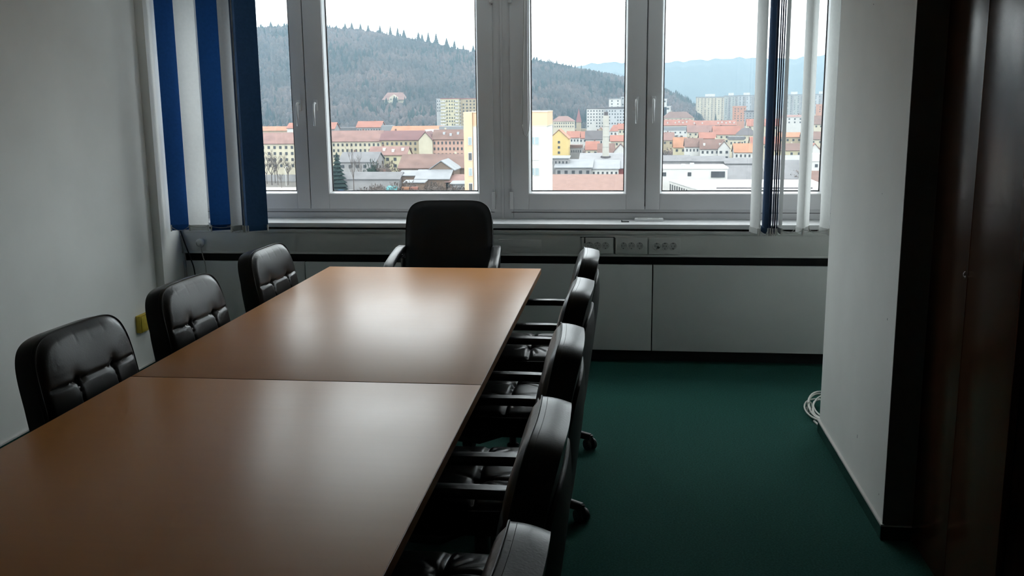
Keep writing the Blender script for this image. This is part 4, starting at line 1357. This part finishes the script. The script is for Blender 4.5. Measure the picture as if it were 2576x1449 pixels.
def mountain(name, P, D, label, col):
    vs, fs = [], []
    n, m = 140, 14
    t0, t1 = P[0][0], P[-1][0]
    for j in range(m + 1):
        s = j / m
        for i in range(n + 1):
            t = t0 + (t1 - t0) * i / n
            zr = interp(P, t) + 6 * math.sin(t * 300) + 4 * math.sin(t * 517 + 1)
            y = D * (0.78 + .22 * s)
            vs.append((t * y, y, GZ + (zr - GZ) * (s ** 1.1) + (18 * math.sin(t * 160 + s * 7) * math.sin(s * 9 + t * 60) if 0 < s < 1 else 0)))
    for j in range(m):
        for i in range(n):
            a = j * (n + 1) + i
            fs.append((a, a + 1, a + n + 2, a + n + 1))
    struct(MB().add(vs, fs, True).build(name, mat(name + '_woods', col, 0.95, 0.1, 0.2, 0.004)), label, 'mountain')


mountain('mountain', MTN1, 9000, 'farther pale blue mountain ridge on the horizon', (.020, .042, .050))
mountain('mountain', MTN2, 6000, 'nearer pale blue mountain ridge on the horizon', (.020, .042, .050))

# ------------------------------------------------------------------ single trees and shrubs in the town
TWIG = om('twigs', (.13, .10, .085), .2)
TWIGP = om('twigs_rosy', (.20, .145, .125), .2)


def bare_tree_mesh(seed, dense=1.0, up=.75, trunk=.34):
    r = random.Random(seed)
    mb = MB()

    def grow(p, d, L, rad, lvl):
        q = p + d * L
        mb.tube([p, q], [rad, rad * .7], 4)
        if lvl == 0:
            return
        for k in range(3 if lvl > 1 else int(4 * dense)):
            v = Vector((r.uniform(-1, 1), r.uniform(-1, 1), r.uniform(-.1, 1))).normalized()
            nd = (d * up + v * .75).normalized()
            grow(p + d * L * r.uniform(.55, 1.0), nd, L * r.uniform(.55, .78), rad * .6, lvl - 1)
    grow(Vector((0, 0, 0)), Vector((0, 0, 1)), trunk, .016, 4)
    return mb


def put_tree(proto, x, y, z, s, label, group=None, first=False):
    c = proto if first else proto.copy()
    if not first:
        COL.objects.link(c)
    c.location = (x, y, z)
    c.scale = (s, s, s) if not isinstance(s, tuple) else s
    c.rotation_euler = (0, 0, (x * 13.7) % 6.28)
    tag(c, label, 'tree', group)
    return c


pt = bare_tree_mesh(5).build('bare_tree', TWIG)
pt2 = bare_tree_mesh(8, .7, 1.7, .48).build('bare_tree', TWIG)
put_tree(pt, -107.6, 385, GZ, (9, 9, 20), 'tall bare tree with two thin trunks in the middle of the wide left pane', first=True)
put_tree(pt2, -105.2, 366, GZ, (13, 13, 17), 'slim bare tree standing right next to the tall bare tree', first=True)
for (x, y, s, l) in ((-160.5, 425, 17, 'bare tree nearest the blind in the narrow left pane'), (-157.6, 425, 14.5, 'bare tree between two others before the cream apartment block'), (-152.8, 425, 13, 'bare tree beside the frame before the cream apartment block'),
                     (-163.5, 410, 9, 'small bare tree low beside the blind edge'), (-149.8, 408, 8, 'small bare tree low at the frame of the narrow pane')):
    put_tree(pt, x, y, GZ, s, l)
for (x, y, s) in ((-165.5, 432, 16), (-163, 436, 19), (-155.2, 432, 17), (-150.6, 434, 15), (-147, 430, 16)):
    put_tree(pt, x, y, GZ, (s * .8, s * .8, s), 'bare tree in the row before the cream apartment block', 'row of bare trees before the apartment block')
mb = MB()
rnd = random.Random(9)
cone_tree(mb, 0, 0, 0, .27, 1, 14, 11)
cf = mb.build('conifer_tree', CONI)
cf.location = (-113.4, 372, GZ)
cf.scale = (19, 19, 17.5)
tag(cf, 'big dark green conifer at the edge of the wide left pane', 'tree')
for (x, y, s, l) in ((132, 1480, 12, 'small dark conifer at the foot of the beige tower block'),):
    c = cf.copy()
    COL.objects.link(c)
    c.location = (x, y, GZ)
    c.scale = (s, s, s + 6)
    tag(c, l, 'tree')


def bush_mesh(seed, n=260):
    r = random.Random(seed)
    mb = MB()
    for i in range(n):
        a = r.uniform(0, 2 * PI)
        el = math.asin(r.uniform(0.0, 1.0))
        d = Vector((math.cos(a) * math.cos(el), math.sin(a) * math.cos(el), math.sin(el)))
        p = d * r.uniform(.35, .8)
        p.z *= .8
        for k in range(5):
            v = Vector((r.uniform(-1, 1), r.uniform(-1, 1), r.uniform(-.6, 1))) * .075
            t = v.cross(d).normalized() * .022
            mb.add([p, p + v + t, p + v * 1.5, p + v - t], [(0, 1, 2, 3)])
    mb.lathe([(.30, 0.0), (.45, .15), (.44, .30), (.25, .48)], 9)
    return mb


bsh = bush_mesh(2).build('shrub', TWIG)
put_tree(bsh, -100.5, 395, GZ, (10, 10, 20), 'brown bare shrub clump before the pale yellow house', first=True)
b2 = bush_mesh(4).build('shrub', om('evergreen', (.035, .06, .045), .2))
put_tree(b2, -104.6, 392, GZ, (6, 6, 20), 'dark green shrub beside the bare tree before the yellow house', first=True)
b2c = put_tree(b2, -28.5, 335, GZ, 5.5, 'low green shrub behind the big brown roof')
b3 = bush_mesh(7, 380).build('bare_tree', TWIGP)
put_tree(b3, -29, 800, GZ, 19, 'wide rosy bare tree crown before the white terraced block', first=True)
rr_ = random.Random(21)
k = 0
for (y, t0, t1, n, s) in ((475, .030, .085, 9, 6.5), (500, .035, .12, 8, 9), (600, -.04, .12, 16, 12), (760, -.06, .13, 14, 14), (1010, .03, .14, 8, 13), (1060, -.10, .06, 10, 13), (1400, .06, .20, 9, 16),
                          (545, -.30, -.17, 6, 8), (440, .15, .20, 6, 7), (640, .15, .21, 7, 9), (900, .15, .21, 6, 11)):
    for i in range(n):
        t = t0 + (t1 - t0) * (i + rr_.random()) / n
        put_tree((b3 if (k % 2) else bsh), t * y, y + rr_.uniform(-8, 8), GZ, s * rr_.uniform(.7, 1.25), 'bare winter tree standing between the houses of the town', 'bare trees between the houses')
        k += 1
for i in range(14):
    put_tree(bsh, -98 + i * 4.2 + rr_.uniform(-1, 1), 352 + rr_.uniform(-3, 3), GZ, (5, 5, rr_.uniform(8, 12.5)), 'low brown scrub at the lower edge of the wide left pane', 'scrub at the yard')

# ground patches and yard things seen at the lower window edge
struct(MB().box(-175, -100, 392, 412, GZ, GZ + .15).build('road', om('roadpale', (.50, .47, .42), .08)), 'pale road strip at the lower edge of the narrow left pane', 'road')
wl = MB().box(-172, -122, 446, 446.6, GZ, GZ + 3.2).build('yard_wall', WALLC['grey'])  # low solid wall bounding the yard
tag(wl, 'low grey yard wall in front of the cream apartment block', 'fence')
pl = empty('lamp_post', (-152.0, 420, GZ))
tag(pl, 'thin white lamp post before the cream apartment block', 'lamp post')
MB().tube([(0, 0, 0), (0, 0, 8.5)], [.16, .10], 8).build('pole', TWHITE, pl)
MB().tube([(0, 0, 8.4), (.5, 0, 8.7), (1.2, 0, 8.7)], .12, 6).build('lamp_head', TWHITE, pl)
tk = empty('water_tank', (-86, 350, GZ + .0))
tag(tk, 'teal tank in the yard before the brown shed', 'tank')
MB().lathe([(1.0, -2.0), (1.4, -1.6), (1.4, 1.6), (1.0, 2.0)], 16, (0, 0, 4.6), 'x').build('drum', om('teal', (.16, .42, .44), .1), tk)
MB().box(-1.4, -1.0, -1, 1, 0, 3.8).box(1.0, 1.4, -1, 1, 0, 3.8).build('cradle', ROOFC['dark'], tk)
for i, (x, c_, l) in enumerate(((-81.5, 'orange', 'orange stack in the yard before the brown shed'), (-78.3, 'red', 'red stack in the yard beside the orange one'))):
    sk = MB()
    for q in range(5):
        sk.box(x - 1.4, x + 1.4, 352, 354, GZ + 1.1 * q, GZ + 1.1 * q + .95)
    o = sk.build('brick_stack', ROOFC[c_])
    tag(o, l, 'stack')
for i, (x, col, l) in enumerate(((-110.5, (.12, .30, .55), 'blue van parked at the foot of the conifer'), (-106.8, (.75, .75, .74), 'white van parked beside the blue van'))):
    v = empty('van', (x, 366, GZ))
    tag(v, l, 'van')
    MB().box(-1.6, 1.6, 0, 2, .4, 2.0).add([(-1.6, 0, 2.0), (1.0, 0, 2.0), (1.0, 2, 2.0), (-1.6, 2, 2.0), (-1.5, .15, 2.9), (.6, .15, 2.9), (.6, 1.85, 2.9), (-1.5, 1.85, 2.9)], [(4, 5, 6, 7), (0, 1, 5, 4), (1, 2, 6, 5), (2, 3, 7, 6), (3, 0, 4, 7)]).build('body', om('van%d' % i, col, .05), v)
    for q in (-1, 1):
        MB().lathe([(.42, -.1), (.42, .1)], 12, (q * 1.0, 0, .42), 'y').build('wheel', ROOFC['dark'], v)

# ------------------------------------------------------------------ haze lying over the town
hm = bpy.data.materials.new('valley_haze')
hm.use_nodes = True
n = hm.node_tree
n.nodes.remove(n.nodes['Principled BSDF'])
vsn = n.nodes.new('ShaderNodeVolumeScatter')
vsn.inputs['Color'].default_value = (0.60, 0.83, 1.0, 1)
vsn.inputs['Density'].default_value = HAZE_S
van = n.nodes.new('ShaderNodeVolumeAbsorption')
van.inputs['Color'].default_value = (0.0, 0.0, 0.0, 1)
van.inputs['Density'].default_value = HAZE_A
ad = n.nodes.new('ShaderNodeAddShader')
n.links.new(vsn.outputs[0], ad.inputs[0])
n.links.new(van.outputs[0], ad.inputs[1])
n.links.new(ad.outputs[0], n.nodes['Material Output'].inputs['Volume'])
hm.cycles.homogeneous_volume = True
hz = MB().box(-6500, 6500, 200, 11000, GZ + .5, 260).build('haze', hm)
tag(hz, 'pale bluish haze lying over the town and the hill', 'haze', kind='stuff')
